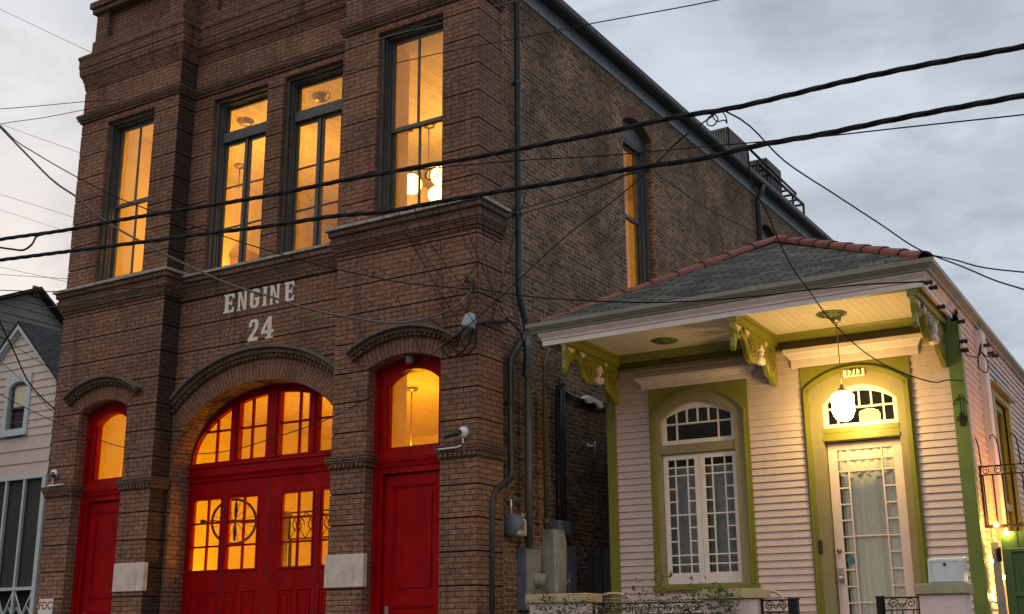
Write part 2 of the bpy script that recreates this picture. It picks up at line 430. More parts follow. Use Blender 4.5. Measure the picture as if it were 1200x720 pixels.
# ================================================================== FIRE STATION
FS = root('fire_station', 'two storey brown brick fire station with red doors and lit windows', 'fire station', (-4.1, 0, .13))
fo = Vector((-4.1, 0, .13))
def fsp(name, mb, m, parent=None, bevel=0):
    o = mb.build(name, m, None, bevel)
    p = parent or FS
    o.parent = p
    o.location = Vector(o['_off'])-(fo if p is FS else Vector(p['_off']))
    return o
PF = lambda y0: (lambda u, z, d: (u, y0-d, z))            # faces the street
PRt = lambda x0: (lambda u, z, d: (x0+d, u, z))           # faces right (u = depth)
PLt = lambda x0: (lambda u, z, d: (x0-d, u, z))           # faces left
XL0, XL1, XR0, XR1, YM = -8.2, -5.83, -2.36, 0.0, .35
ZB, ZT = .13, 10.795
W1 = Op(-7.53, -6.39, 6.5, 9.43); W4 = Op(-1.74, -.59, 6.5, 9.43)
W2 = Op(-5.40, -4.21, 6.42, 9.43); W3 = Op(-3.87, -2.69, 6.42, 9.43)
DL = Op(-7.58, -6.47, .15, 4.42, 4.57); DR = Op(-1.77, -.57, .15, 4.42, 4.56)
DM = Op(-5.77, -2.42, .15, 3.5, 4.6, ell=True)
for (x0, x1, ops, y) in ((XL0, XL1, (DL, W1), 0), (XR0, XR1, (DR, W4), 0)):
    mb = MB(); st = grooved(ZB, ZT)
    wall(mb, PF(y), x0, x1, st, ops)
    for o in ops: reveal(mb, PF(y), o, 0, -.32)
    wall(mb, PLt(x0), y, .60 if x0 == XL0 else YM, st)
    if x1 == XR1: wall(mb, PRt(x1), y, .60, st)
    else:
        rb = MB(); wall(rb, PRt(x1), y, YM, st); fsp('bay_return', rb, M['brick_return'])
    mb.face([(x0, 0, ZT), (x1, 0, ZT), (x1, .6, ZT), (x0, .6, ZT)])
    if x1 == XR1: mb.face([(0, .6, ZB), (-.1, .6, ZB), (-.1, .6, ZT), (0, .6, ZT)])
    fsp('bay_wall', mb, M['brick'])
mb = MB()
wall(mb, PF(YM), XL1, XR0, grooved(ZB, ZT), (DM, W2, W3))
for o in (DM, W2, W3): reveal(mb, PF(YM), o, 0, -.36)
mb.face([(XL1, YM, ZT), (XR0, YM, ZT), (XR0, YM+.3, ZT), (XL1, YM+.3, ZT)])
fsp('bay_wall', mb, M['brick'])
# arches
for o, ext, w in ((DL, .0, .22), (DR, .0, .22)):
    mb = MB(); ring(mb, PF(0), o.arc(0, 40), o.arc(w, 40), -.01, .004); fsp('arch_ring', mb, M['brick_ring'])
    mb = MB(); e = .10
    for ra, rb, dd in ((w+.005, w+.055, .05), (w+.055, w+.112, .085)):
        ring(mb, PF(0), o.arc(ra, 40, e), o.arc(rb, 40, e), -.01, dd)
    m2 = MB(); ring(m2, PF(0), o.arc(w+.113, 40, e), o.arc(w+.15, 40, e), -.01, .14); fsp('hood_cap', m2, M['hood_slab'])
    arcs = o.arc(w+.03, 46, e)
    for (x, z) in arcs[1::2]: mb.box(x-.016, x+.016, -.075, 0, z-.02, z+.02)
    fsp('hood_mould', mb, M['brick_dark'])
ins = [p for p in zip(DM.arc(0, 60), DM.arc(.32, 60)) if XL1+.003 < p[1][0] < XR0-.003]
mb = MB(); ring(mb, PF(YM), [p[0] for p in ins], [p[1] for p in ins], -.01, .004)
def clip_arc(off): return [p for p in DM.arc(off, 160) if XL1+.004 < p[0] < XR0-.004]
lo = DM.arc(.32, 60)
fsp('arch_ring', mb, M['brick_ring'])
mb = hm = MB()
mc = MB()
for ra, rb, dd, mb in ((.325, .39, .05, mb), (.39, .46, .085, mb), (.461, .50, .14, mc)):
    A = DM.arc(ra, 160); B = DM.arc(rb, 160); k = [i for i in range(161) if XL1+.003 < B[i][0] < XR0-.003]
    ring(mb, PF(YM), [A[i] for i in k], [B[i] for i in k], -.01, dd)
fsp('hood_cap', mc, M['hood_slab']); mb = hm
for (x, z) in clip_arc(.355)[2::2]: mb.box(x-.014, x+.014, YM-.075, YM, z-.018, z+.018)
fsp('hood_mould', mb, M['brick_dark'])
# horizontal mouldings
pathR = [(XR0, YM), (XR0, 0), (XR1, 0), (XR1, .6)]
pathL = [(XL0, .6), (XL0, 0), (XL1, 0), (XL1, YM)]
pathM = [(XL1, YM), (XR0, YM)]
def course(name, prof, path, m):
    mb = MB(); mb.sweep(prof, path); return fsp(name, mb, m)
for p in (pathL, pathR):
    course('sill_course', [(0, 6.10), (.02, 6.10), (.02, 6.15), (.045, 6.155), (.05, 6.21), (.065, 6.215), (.085, 6.25), (.095, 6.32), (.075, 6.33), (.075, 6.37), (.105, 6.375), (.11, 6.455), (0, 6.46)], p, M['brick_dark'])
    course('window_sill', [(0, 6.462), (.15, 6.462), (.15, 6.505), (.13, 6.515), (0, 6.53)], p, M['slab'])
course('sill_course', [(0, 6.06), (.03, 6.06), (.04, 6.12), (.06, 6.2), (.09, 6.26), (.07, 6.27), (.07, 6.31), (.1, 6.32), (.1, 6.40), (0, 6.41)], pathM, M['brick_dark'])
course('window_sill', [(0, 6.412), (.13, 6.412), (.13, 6.45), (0, 6.47)], pathM, M['slab'])
for p in (pathL, pathM, pathR):
    course('string_course', [(0, 9.53), (.03, 9.535), (.035, 9.57), (.055, 9.575), (.065, 9.62), (.08, 9.63), (.08, 9.675), (.03, 9.7), (0, 9.705)], p, M['brick_dark'])
    course('cornice', [(0, 10.18), (.012, 10.18), (.012, 10.24), (.025, 10.245), (.025, 10.30), (.035, 10.31), (.055, 10.38), (.085, 10.43), (.095, 10.5), (.095, 10.56), (.105, 10.565), (.108, 10.73), (.125, 10.735), (.125, 10.79), (0, 10.80)], p, M['brick_upper'])
for x0, x1, ya, yb in ((XL0, DL.x0, .6, .0), (DL.x1, XL1, .0, YM), (XR0, DR.x0, YM, 0), (DR.x1, XR1, 0, .6)):
    if x0 == XL0: p = [(x0, .6), (x0, 0), (x1, 0), (x1, .22)]
    elif x1 == XL1: p = [(x0, .22), (x0, 0), (x1, 0), (x1, YM)]
    elif x0 == XR0: p = [(x0, YM), (x0, 0), (x1, 0), (x1, .22)]
    else: p = [(x0, .22), (x0, 0), (x1, 0), (x1, .6)]
    mb = MB(); mb.sweep([(0, 3.10), (.022, 3.10), (.03, 3.16), (.045, 3.165), (.05, 3.21), (.065, 3.215), (.065, 3.27), (0, 3.285)], p)
    k = x0+.03
    while k < x1-.02: mb.box(k, k+.035, -.052, 0, 3.12, 3.165); k += .072
    fsp('impost_course', mb, M['brick_dark'])
# parapet with recessed panels and caps
def parapet(x0, x1, y, lean):
    mb = MB(); w = .1 if lean == 0 else 0
    mb.box(x0+w*.6, x1-w*.6, y+.002, y+.55, 10.8, 11.09)
    for a, b in ((x0+w, x0+.42), (x1-.42, x1-w)):
        mb.box(a, b, y+.02, y+.55, 11.09, 11.62)
    mb.box(x0+.42, x1-.42, y+.10, y+.50, 11.09, 11.62)
    fsp('parapet', mb, M['brick_upper'])
    mb = MB(); mb.box(x0+.04, x1-.04, y-.05, y+.38, 11.622, 11.72); mb.box(x0+.0, x1, y-.09, y+.42, 11.72, 11.84)
    fsp('parapet_cap', mb, M['brick_dark'], bevel=.012)
parapet(XL0, XL1, 0, 0); parapet(XL1-.08, XR0+.08, YM, 1); parapet(XR0, XR1, 0, 0)
# pale stone plates
for x0, x1, z0, z1 in ((-6.45, -5.80, 1.61, 2.02), (-2.385, -1.735, 1.56, 1.98)):
    mb = MB(); mb.box(x0, x1, -.03, .05, z0, z1); fsp('stone_plate', mb, M['stone'], bevel=.008)

# painted lettering -------------------------------------------------
def letter(ch):
    E_ = [[(0, 0), (.62, 0), (.66, .26), (.54, .26), (.50, .13), (.30, .13), (.30, .43), (.44, .43), (.46, .36), (.52, .36), (.52, .66), (.46, .66), (.44, .57), (.30, .57), (.30, .87), (.50, .87), (.54, .74), (.66, .74), (.62, 1), (0, 1), (0, .93), (.08, .9), (.08, .1), (0, .07)]]
    N_ = [[(0, 0), (.26, 0), (.26, .05), (.20, .08), (.20, .70), (.22, .70), (.46, 0), (.62, 0), (.62, .92), (.68, .95), (.68, 1), (.42, 1), (.42, .95), (.48, .92), (.48, .34), (.46, .34), (.24, 1), (0, 1), (0, .95), (.06, .92), (.06, .08), (0, .05)]]
    G_ = [[(.06, .18), (.20, 0), (.48, 0), (.62, .16), (.62, .53), (.33, .53), (.33, .40), (.42, .40), (.42, .19), (.37, .13), (.31, .13), (.26, .19), (.26, .81), (.31, .87), (.37, .87), (.42, .81), (.42, .74), (.62, .74), (.62, .86), (.48, 1), (.20, 1), (.06, .82)]]
    I_ = [[(0, 0), (.36, 0), (.36, .06), (.29, .09), (.29, .91), (.36, .94), (.36, 1), (0, 1), (0, .94), (.07, .91), (.07, .09), (0, .06)]]
    two = [[(.0, 0), (.62, 0), (.62, .17), (.28, .17), (.56, .5), (.62, .66), (.62, .84), (.48, 1), (.16, 1), (.02, .84), (.02, .66), (.21, .66), (.21, .8), (.27, .87), (.36, .87), (.42, .8), (.42, .66), (.36, .54), (.0, .15)]]
    four = [[(0, .24), (.34, .24), (.34, .09), (.24, .07), (.24, 0), (.64, 0), (.64, .07), (.54, .09), (.54, .24), (.66, .24), (.66, .39), (.54, .39), (.54, 1), (.36, 1), (0, .40)]]
    hole4 = [(.17, .39), (.34, .39), (.34, .72)]
    return {'E': E_, 'N': N_, 'G': G_, 'I': I_, '2': two, '4': four}[ch]
from mathutils.geometry import tessellate_polygon
def add_letter(mb, ch, x, z, w, h, y):
    poly = letter(ch)[0]; loops = [poly]
    if ch == '4': loops.append([(.17, .39), (.34, .39), (.34, .72)])
    flat = [p for lp in loops for p in lp]
    P = lambda p, d: (x+p[0]/.66*w, y-d, z+p[1]*h)
    for t in tessellate_polygon([[Vector((p[0], p[1], 0)) for p in lp] for lp in loops]):
        mb.face([P(flat[i], .006) for i in t])
    for lp in loops:
        for i in range(len(lp)):
            a, b = lp[i], lp[(i+1) % len(lp)]
            mb.face([P(a, 0), P(b, 0), P(b, .006), P(a, .006)])
mb = MB()
for ch, x, w in (('E', -4.892, .225), ('N', -4.612, .205), ('G', -4.366, .222), ('I', -4.095, .185), ('N', -3.953, .205), ('E', -3.662, .198)):
    add_letter(mb, ch, x, 5.73, w, .30, YM)
fsp('painted_word', mb, M['white_letter']); mb = MB()
for ch, x, w in (('2', -4.345, .21), ('4', -4.085, .245)):
    add_letter(mb, ch, x, 5.215, w, .335, YM)
fsp('painted_number', mb, M['white_letter'])

# upper windows -------------------------------------------------------
def pane_box(mb, x0, x1, z0, z1, y): mb.face([(x0, y, z0), (x1, y, z0), (x1, y, z1), (x0, y, z1)])
def upper_window(o, yw, kind):
    x0, x1, z0, z1 = o.x0, o.x1, o.zb+.03, o.zs
    mb = MB()
    mb.frame(x0, x1, z0, z1, .05, yw+.07, yw+.30, wb=.04, wt=.05)
    mb.frame(x0+.05, x1-.05, z0+.04, z1-.05, .035, yw+.13, yw+.30, wb=.03, wt=.035)
    mb.frame(x0+.085, x1-.085, z0+.07, z1-.085, .018, yw+.17, yw+.30, wb=.01, wt=.015)
    w = fsp('window', mb, M['slate_paint'], bevel=.006)
    a, b = x0+.103, x1-.103; c = (a+b)/2; zl, zh = z0+.08, z1-.10
    sb = MB()
    if kind == 'sash':
        zr = 7.93
        for (za, zb2, yy) in ((zr-.03, zh, yw+.21), (zl, zr+.03, yw+.255)):
            sb.frame(a, b, za, zb2, .05, yy, yy+.04, wb=.06 if za == zr-.03 else .09, wt=.05)
            sb.box(c-.016, c+.016, yy+.005, yy+.035, za+.05, zb2-.05)
    else:
        sb.box(a, b, yw+.16, yw+.30, 8.70, 8.87)                       # transom bar
        sb.frame(a, b, 8.87, zh, .04, yw+.225, yw+.265)
        sb.box(c-.022, c+.022, yw+.20, yw+.27, zl, 8.70)
        for s0, s1 in ((a, c-.022), (c+.022, b)):
            sb.frame(s0, s1, zl, 8.70, .042, yw+.225, yw+.265, wb=.06, wt=.05)
            for zr in (7.93, 7.24): sb.box(s0+.04, s1-.04, yw+.23, yw+.26, zr-.013, zr+.013)
    fsp('sash', sb, M['slate_paint'], w, bevel=.004)
    pb = MB()
    if kind == 'sash':
        pane_box(pb, a+.03, b-.03, 7.92, zh-.03, yw+.23); pane_box(pb, a+.03, b-.03, zl+.03, 7.94, yw+.275)
    else:
        pane_box(pb, a+.02, b-.02, zl+.03, zh-.02, yw+.245)
    fsp('pane', pb, M['glass'], w)
upper_window(W1, 0, 'sash'); upper_window(W4, 0, 'sash'); upper_window(W2, YM, 'cas'); upper_window(W3, YM, 'cas')

# narrow red doors ------------------------------------------------------
def red_door(o):
    x0, x1 = o.x0, o.x1
    mb = MB(); P = PF(.22)
    gl = Op(x0+.17, x1-.17, 3.36, 4.22, 4.39); lf = Op(x0+.12, x1-.12, .16, 3.02)
    wall(mb, P, x0-.05, x1+.05, [(.16, 4.72, 0, 0)], (lf, gl))
    reveal(mb, P, gl, 0, -.12); reveal(mb, P, lf, 0, -.10, False)
    mb.frame(x0, x0+.06, .16, 4.5, .03, .17, .22); mb.box(x1-.05, x1, .185, .22, .16, 4.5)
    mb.sweep([(0, 3.09), (.02, 3.1), (.03, 3.14), (.05, 3.18), (.05, 3.2), (0, 3.21)], [(x0+.06, .22), (x1-.05, .22)])
    mb.sweep([(0, 3.21), (.018, 3.212), (.018, 3.30), (0, 3.302)], [(x0+.06, .22), (x1-.05, .22)])
    d = fsp('door', mb, M['red'])
    ab = MB()
    ring(ab, P, gl.arc(0, 30), gl.arc(.035, 30), -.02, .018)
    ab.box(gl.x0-.035, gl.x0, .202, .24, 3.36, 4.22); ab.box(gl.x1, gl.x1+.035, .202, .24, 3.36, 4.22)
    fsp('transom_frame', ab, M['red'], d)
    lb = MB(); a, b = lf.x0+.006, lf.x1-.006
    lb.box(a-.09, b+.09, .302, .345, .16, 3.12)
    lb.frame(a, b, .18, 3.0, .13, .275, .30, wb=.25, wt=.14)
    lb.box(a+.13, b-.13, .275, .30, 1.32, 1.46)
    lb.frame(a+.13, b-.13, 1.46, 2.86, .025, .285, .30); lb.box(a+.2, b-.2, .29, .30, 1.54, 2.78)
    lb.frame(a+.13, b-.13, .43, 1.32, .025, .285, .30)
    leaf = fsp('door_leaf', lb, M['red'], d, bevel=.005)
    pb = MB(); pane_box(pb, gl.x0-.02, gl.x1+.02, 3.34, 4.42, .30); fsp('pane', pb, M['glass'], d)
    hb = MB(); hb.box(a+.05, a+.10, .255, .276, 1.12, 1.32); hb.tube([(a+.075, .262, 1.17), (a+.075, .215, 1.17), (a+.18, .215, 1.17)], .012)
    fsp('handle', hb, M['steel'], d)
red_door(DL); red_door(DR)

# big engine doors ------------------------------------------------------
mb = MB(); yD = YM+.37; P = PF(yD)
TG = Op(-5.745, -2.445, 3.53, 3.531, 4.48, ell=True)
lv = [(-5.66, -5.07), (-4.93, -4.33), (-3.87, -3.27), (-3.13, -2.53)]
lops = [Op(a, b, 1.92, 2.96) for a, b in lv]
wall(mb, P, XL1, XR0, [(.16, 4.75, 0, 0)], lops+[TG])
reveal(mb, P, TG, 0, -.08)
for o in lops: reveal(mb, P, o, 0, -.07)
mb.sweep([(0, 3.22), (.02, 3.23), (.03, 3.28), (.06, 3.32), (.06, 3.35), (.02, 3.36), (.02, 3.44), (.04, 3.45), (.04, 3.49), (0, 3.50)], [(XL1+.05, yD), (XR0-.05, yD)])
ED = fsp('engine_door', mb, M['red'])
zt = lambda x, e=.03: 3.53+.95*math.sqrt(max(0, 1-((x+4.095)/1.65)**2))+e
tb = MB()
for xc, w, yy in ((-4.87, .17, 0), (-4.095, .25, -.01), (-3.32, .17, 0)):
    top = [(xc-w/2, 3.50), (xc+w/2, 3.50), (xc+w/2, zt(xc+w/2)), (xc-w/2, zt(xc-w/2))]
    tb.prism(top, P, .012-yy, -.08)
    tb.prism([(xc-w/2+.04, 3.50), (xc+w/2-.04, 3.5), (xc+w/2-.04, zt(xc+w/2)), (xc-w/2+.04, zt(xc-w/2))], P, .03-yy, .01-yy)
for xc in (-5.28, -4.56, -3.62, -2.9):
    tb.prism([(xc-.018, 3.5), (xc+.018, 3.5), (xc+.018, zt(xc+.018)), (xc-.018, zt(xc-.018))], P, -.035, -.075)
for a, b in ((-5.6, -4.95), (-4.79, -4.22), (-3.97, -3.40), (-3.24, -2.6)): tb.box(a, b, yD+.037, yD+.073, 3.995, 4.028)
fsp('transom_frame', tb, M['red'], ED, bevel=.004)
for a, b in lv:
    sb = MB(); c = (a+b)/2
    sb.box(c-.017, c+.017, yD+.025, yD+.06, 1.92, 2.96)
    for z in (2.265, 2.612): sb.box(a, c-.017, yD+.027, yD+.058, z-.015, z+.015); sb.box(c+.017, b, yD+.027, yD+.058, z-.015, z+.015)
    sb.frame(a-.03, b+.03, 1.89, 2.99, .03, yD-.012, yD+.02)
    for pa, pb2 in ((a+.0, c-.04), (c+.04, b)):
        sb.frame(pa, pb2, .5, 1.62, .03, yD-.014, yD+.01); sb.frame(pa+.06, pb2-.06, .56, 1.56, .02, yD-.008, yD+.01)
    fsp('door_leaf_frame', sb, M['red'], ED, bevel=.004)
gap = MB()
for xg in (-5.0, -3.2): gap.box(xg-.006, xg+.006, yD-.004, yD+.01, .16, 3.2)
gap.box(-4.101, -4.089, yD-.004, yD+.01, .16, 3.2)
fsp('leaf_joint', gap, M['black_plastic'], ED)
pb = MB(); pane_box(pb, -5.78, -2.41, 3.5, 4.55, yD+.06)
for a, b in lv: pane_box(pb, a-.01, b+.01, 1.9, 2.98, yD+.045)
fsp('pane', pb, M['glass'], ED)

# side wall -----------------------------------------------------------
XS, YE = -.10, 16.4
side_ops = [Op(4.62, 5.78, 6.3, 9.43, 9.63), Op(11.2, 12.36, 6.3, 9.43, 9.63), Op(14.0, 15.0, 6.3, 9.43, 9.63)]
mb = MB(); wall(mb, PRt(XS), .6, YE, [(ZB, 10.12, 0, 0)], side_ops)
for o in side_ops: reveal(mb, PRt(XS), o, 0, -.34)
fsp('side_wall', mb, M['brick_side'])
for o in side_ops:
    mb = MB(); ring(mb, PRt(XS), o.arc(0, 24), o.arc(.2, 24), -.01, .005); fsp('arch_ring', mb, M['brick_ring'])
    mb = MB(); a, b = o.x0, o.x1
    for w, dx in ((.06, .10), (.12, .16), (.16, .21)):
        mb.box(XS-.32, XS-dx, a+w-.06, a+w, 6.3, 9.5); mb.box(XS-.32, XS-dx, b-w, b-w+.06, 6.3, 9.5)
    wall(mb, PRt(XS-.14), a, b, [(9.25, 9.7, 0, 0)]); mb.box(XS-.32, XS-.15, a, b, 9.2, 9.30); mb.box(XS-.32, XS-.1, a, b, 6.3, 6.38)
    w = fsp('window', mb, M['slate_paint'])
    sb = MB()
    for za, zb2, dx in ((7.86, 9.2, .22), (6.38, 7.92, .26)):
        sb.box(XS-dx-.04, XS-dx, a+.16, a+.21, za, zb2); sb.box(XS-dx-.04, XS-dx, b-.21, b-.16, za, zb2)
        sb.box(XS-dx-.04, XS-dx, a+.21, b-.21, za, za+.06); sb.box(XS-dx-.04, XS-dx, a+.21, b-.21, zb2-.05, zb2)
    fsp('sash', sb, M['slate_paint'], w)
    pb = MB(); pb.face([(XS-.25, a+.2, 6.4), (XS-.25, b-.2, 6.4), (XS-.25, b-.2, 9.2), (XS-.25, a+.2, 9.2)]); fsp('pane', pb, M['glass'], w)
mb = MB()
mb.face([(XL0+.1, .6, ZB), (XL0+.1, YE, ZB), (XL0+.1, YE, 10.12), (XL0+.1, .6, 10.12)])
mb.face([(XL0+.1, YE, ZB), (XS, YE, ZB), (XS, YE, 10.12), (XL0+.1, YE, 10.12)])
mb.face([(XL0, .6, ZB), (XL0+.1, .6, ZB), (XL0+.1, .6, ZT), (XL0, .6, ZT)])
fsp('rear_wall', mb, M['brick_side'])
mb = MB(); mb.face([(XL0+.1, .3, 10.3), (XS+.02, .3, 10.3), (XS+.02, YE+.1, 10.3), (XL0+.1, YE+.1, 10.3)])
mb.box(XL0+.12, XS-.02, .6, .75, 10.1, 10.79)
fsp('roof', mb, M['roofing'])
mb = MB(); mb.sweep([(0, 10.10), (.03, 10.10), (.03, 10.27), (.06, 10.275), (.06, 10.29), (0, 10.3)], [(XS, .6), (XS, YE+.05)])
fsp('fascia', mb, M['fascia_paint'])
mb = MB(); mb.sweep([(.03, 10.292), (.09, 10.292), (.10, 10.31), (.17, 10.315), (.18, 10.28), (.20, 10.265), (.26, 10.265), (.29, 10.30), (.305, 10.37), (.28, 10.375), (.27, 10.33), (.20, 10.33), (.20, 10.38), (0, 10.39)], [(XS, .62), (XS, YE+.15)])
fsp('gutter', mb, M['dark_metal'])
def downspout(path, r, brackets=()):
    mb = MB(); mb.tube(path, r, 12)
    for (x, y, z) in brackets: mb.lathe([(r+.012, -.02), (r+.012, .02)], (x, y, z), 12); mb.box(x-.12, x, y-.015, y+.015, z-.02, z+.02)
    return fsp('downspout', mb, M['downspout'])
xd = .0
downspout([(.14, 1.02, 10.28), (.12, 1.02, 10.1), (xd, 1.02, 9.95), (xd, 1.02, 5.56), (xd, 1.03, 5.4), (xd+.01, 1.16, 5.12), (xd+.02, 1.2, 4.95), (xd+.0, 1.0, 4.72), (xd, .80, 4.5), (xd, .79, 3.0), (xd, .76, 2.9), (xd, .40, 2.71), (xd, .33, 2.6), (xd, .31, 2.5), (xd, .30, .2)], .046, [(xd, 1.02, 8.6), (xd, 1.02, 6.6), (xd, .79, 3.9), (xd, .3, 1.9)])
downspout([(.14, 10.9, 10.28), (.1, 10.9, 10.12), (0, 10.9, 9.95), (0, 10.9, 4)], .06, [(0, 10.9, 8.9)])

# interiors -----------------------------------------------------------
def room(z0, z1, y0, y1):
    mb = MB(); x0, x1 = -7.75, -.46
    mb.face([(x0, y1, z0), (x1, y1, z0), (x1, y1, z1), (x0, y1, z1)])
    mb.face([(x0, y0, z0), (x0, y1, z0), (x0, y1, z1), (x0, y0, z1)])
    for (za, zb2) in ((z0, z1),):
        if z0 > 5: wall(mb, lambda u, z, d: (x1-d, u, z), y0, y1, [(z0, z1, 0, 0)], (Op(4.7, 5.7, 6.38, 9.25),))
        else: mb.face([(x1, y0, z0), (x1, y1, z0), (x1, y1, z1), (x1, y0, z1)])
    return mb, x0, x1
mb, x0, x1 = room(5.35, 9.42, .66, 8.2)
wall(mb, PF(.70), -7.75, -.46, [(5.35, 9.42, 0, 0)], (Op(W1.x0+.05, W1.x1-.05, 6.5, 9.38), Op(W2.x0+.05, W2.x1-.05, 6.45, 9.38), Op(W3.x0+.05, W3.x1-.05, 6.45, 9.38), Op(W4.x0+.05, W4.x1-.05, 6.5, 9.38)))
for o, y in ((W1, .32), (W4, .32), (W2, .68), (W3, .68)):
    reveal(mb, PF(0), Op(o.x0+.05, o.x1-.05, 6.5, 9.38), -y+.02, -.70)
mb.box(-4.12, -3.98, 3.9, 6.1, 5.35, 8.9)
fsp('upper_room', mb, M['plaster'])
mb = MB(); mb.face([(x0, .66, 9.42), (x1, .66, 9.42), (x1, 8.2, 9.42), (x0, 8.2, 9.42)]); fsp('room_ceiling', mb, M['ceil_boards'])
mb = MB(); mb.face([(x0, .66, 5.35), (x1, .66, 5.35), (x1, 8.2, 5.35), (x0, 8.2, 5.35)]); fsp('room_floor', mb, M['oak'])
mb, x0, x1 = room(.2, 4.85, .5, 7.0)
lo_ops = (Op(-7.5, -6.52, .2, 4.5), Op(-5.8, -2.39, .2, 4.6), Op(-1.72, -.62, .2, 4.5))
wall(mb, PF(.82), -7.75, -.46, [(.2, 4.85, 0, 0)], lo_ops)
for o in (lo_ops[0], lo_ops[2]): reveal(mb, PF(0), o, -.35, -.82)
fsp('lower_room', mb, M['plaster'])
mb = MB(); mb.face([(x0, .5, 4.85), (x1, .5, 4.85), (x1, 7, 4.85), (x0, 7, 4.85)]); fsp('room_ceiling', mb, M['ceil_boards'])
mb = MB(); mb.face([(x0, .5, .2), (x1, .5, .2), (x1, 7, .2), (x0, 7, .2)]); fsp('room_floor', mb, M['oak'])

# lamps and things inside ----------------------------------------------
def globe_cluster(name, label, group, x, y, zc, globes, m, ztop):
    t = root(name, label, 'ceiling lamp', (x, y, ztop), 0, group)
    def pt(nm, mb, mm):
        o = mb.build(nm, mm); o.parent = t; o.location = Vector(o['_off'])-Vector((x, y, ztop)); return o
    mb = MB(); mb.lathe([(0, ztop-.002), (.11, ztop-.004), (.09, ztop-.05), (.02, ztop-.07)], (x, y, 0), 20); pt('canopy', mb, M['brass'])
    mb = MB(); mb.tube([(x, y, ztop-.05), (x, y, zc+.05)], .011)
    for gx, gy, gz, r in globes:
        if abs(gx-x)+abs(gy-y) > .02: mb.tube([(x, y, zc+.22), ((x+gx)/2, (y+gy)/2, zc+.28), (gx, gy, gz+r+.06), (gx, gy, gz+r-.01)], .009)
        mb.lathe([(.045, gz+r-.015), (.05, gz+r+.02), (.02, gz+r+.06)], (gx, gy, 0), 14)
    pt('stem', mb, M['brass'])
    for gx, gy, gz, r in globes:
        mb = MB(); n = 10
        mb.lathe([(max(0, r*math.sin(math.pi*k/n)), gz-r*math.cos(math.pi*k/n)) for k in range(n+1)], (gx, gy, 0), 20); pt('globe', mb, m)
    return t
UPG = 'lit pendant globes upstairs'
globe_cluster('globe_pendant_lamp', 'cluster of three glowing globes behind the upper right sash window', None, -2.98, 3.0, 8.35, [(-3.33, 3.0, 8.40, .18), (-2.94, 3.2, 8.19, .15), (-2.66, 2.9, 8.37, .165)], M['bulb_seen'], 9.42)
globe_cluster('globe_pendant_lamp', 'glowing globe lamp hidden upstairs behind the double casement windows', None, -5.7, 2.2, 8.9, [(-5.7, 2.2, 8.3, .17)], M['bulb_up'], 9.42)
globe_cluster('globe_pendant_lamp', 'glowing globe lamp hidden upstairs behind the far left sash window', None, -7.0, 2.6, 8.9, [(-7.0, 2.6, 7.2, .17)], M['bulb_up'], 9.42)
globe_cluster('globe_pendant_lamp', 'added globe lamp out of sight behind the brick right of the upper sash window', None, -2.2, 3.2, 8.9, [(-2.2, 3.2, 8.3, .17)], M['bulb_up'], 9.42)  # extra lamp added out of view to keep the upper room bright
globe_cluster('globe_pendant_lamp', 'glowing globe lamp behind the arched light of the right red door', None, -3.25, 3.0, 3.8, [(-3.25, 3.0, 3.56, .15)], M['bulb_down'], 4.85)
globe_cluster('globe_pendant_lamp', 'glowing globe lamp hidden behind the red engine doors', None, -4.3, 2.7, 3.8, [(-4.3, 2.7, 1.5, .17)], M['bulb_down'], 4.85)
globe_cluster('globe_pendant_lamp', 'glowing globe lamp hidden behind the far left red door', None, -7.3, 2.2, 3.8, [(-7.3, 2.2, 1.4, .13)], M['bulb_down'], 4.85)
cx, cy, cz, r = -5.56, 1.5, 2.71, .345
cw, sw_ = math.cos(.55), math.sin(.55)
t = root('bicycle_wheel', 'bicycle wheel on a bracket seen through the left engine door panes', 'bicycle wheel', (cx, cy, cz-r))
def bw(nm, mb, m):
    o = mb.build(nm, m); o.parent = t; o.location = Vector(o['_off'])-t.location
mb = MB(); mb.tube([(cx+r*math.cos(a)*cw, cy+r*math.cos(a)*sw_, cz+r*math.sin(a)) for a in [k*2*math.pi/48 for k in range(49)]], .021, 8, False); bw('tyre', mb, M['rubber'])
mb = MB(); mb.lathe([(0, -.05), (.03, -.045), (.03, .045), (0, .05)], (cx, cy, cz), 14, 'y')
for k in range(12):
    a = k*math.pi/6+.26; mb.tube([(cx+.02*math.cos(a+.8), cy+.02*(-1)**k, cz+.02*math.sin(a+.8)), (cx+(r-.02)*math.cos(a)*cw, cy+(r-.02)*math.cos(a)*sw_, cz+(r-.02)*math.sin(a))], .004, 5)
bw('spokes', mb, M['iron'])
mb = MB()
for a in (0, math.pi/2, math.pi, -math.pi/2):
    mb.tube([(cx+q*math.cos(a)*cw, cy+q*math.cos(a)*sw_+.03, cz+q*math.sin(a)) for q in (.03, .16, .30)], [.012, .03, .016], 8)
mb.tube([(cx-.30*cw, cy-.3*sw_+.03, cz+.02), (cx-.40, cy-.25, cz)], .012, 6); mb.lathe([(0, -.04), (.035, -.03), (.035, .03), (0, .04)], (cx-.42, cy-.25, cz), 12, 'y')
mb.tube([(cx, cy+.03, cz+.30), (cx, cy+.03, 4.83)], .012, 6)
bw('bracket', mb, M['iron'])
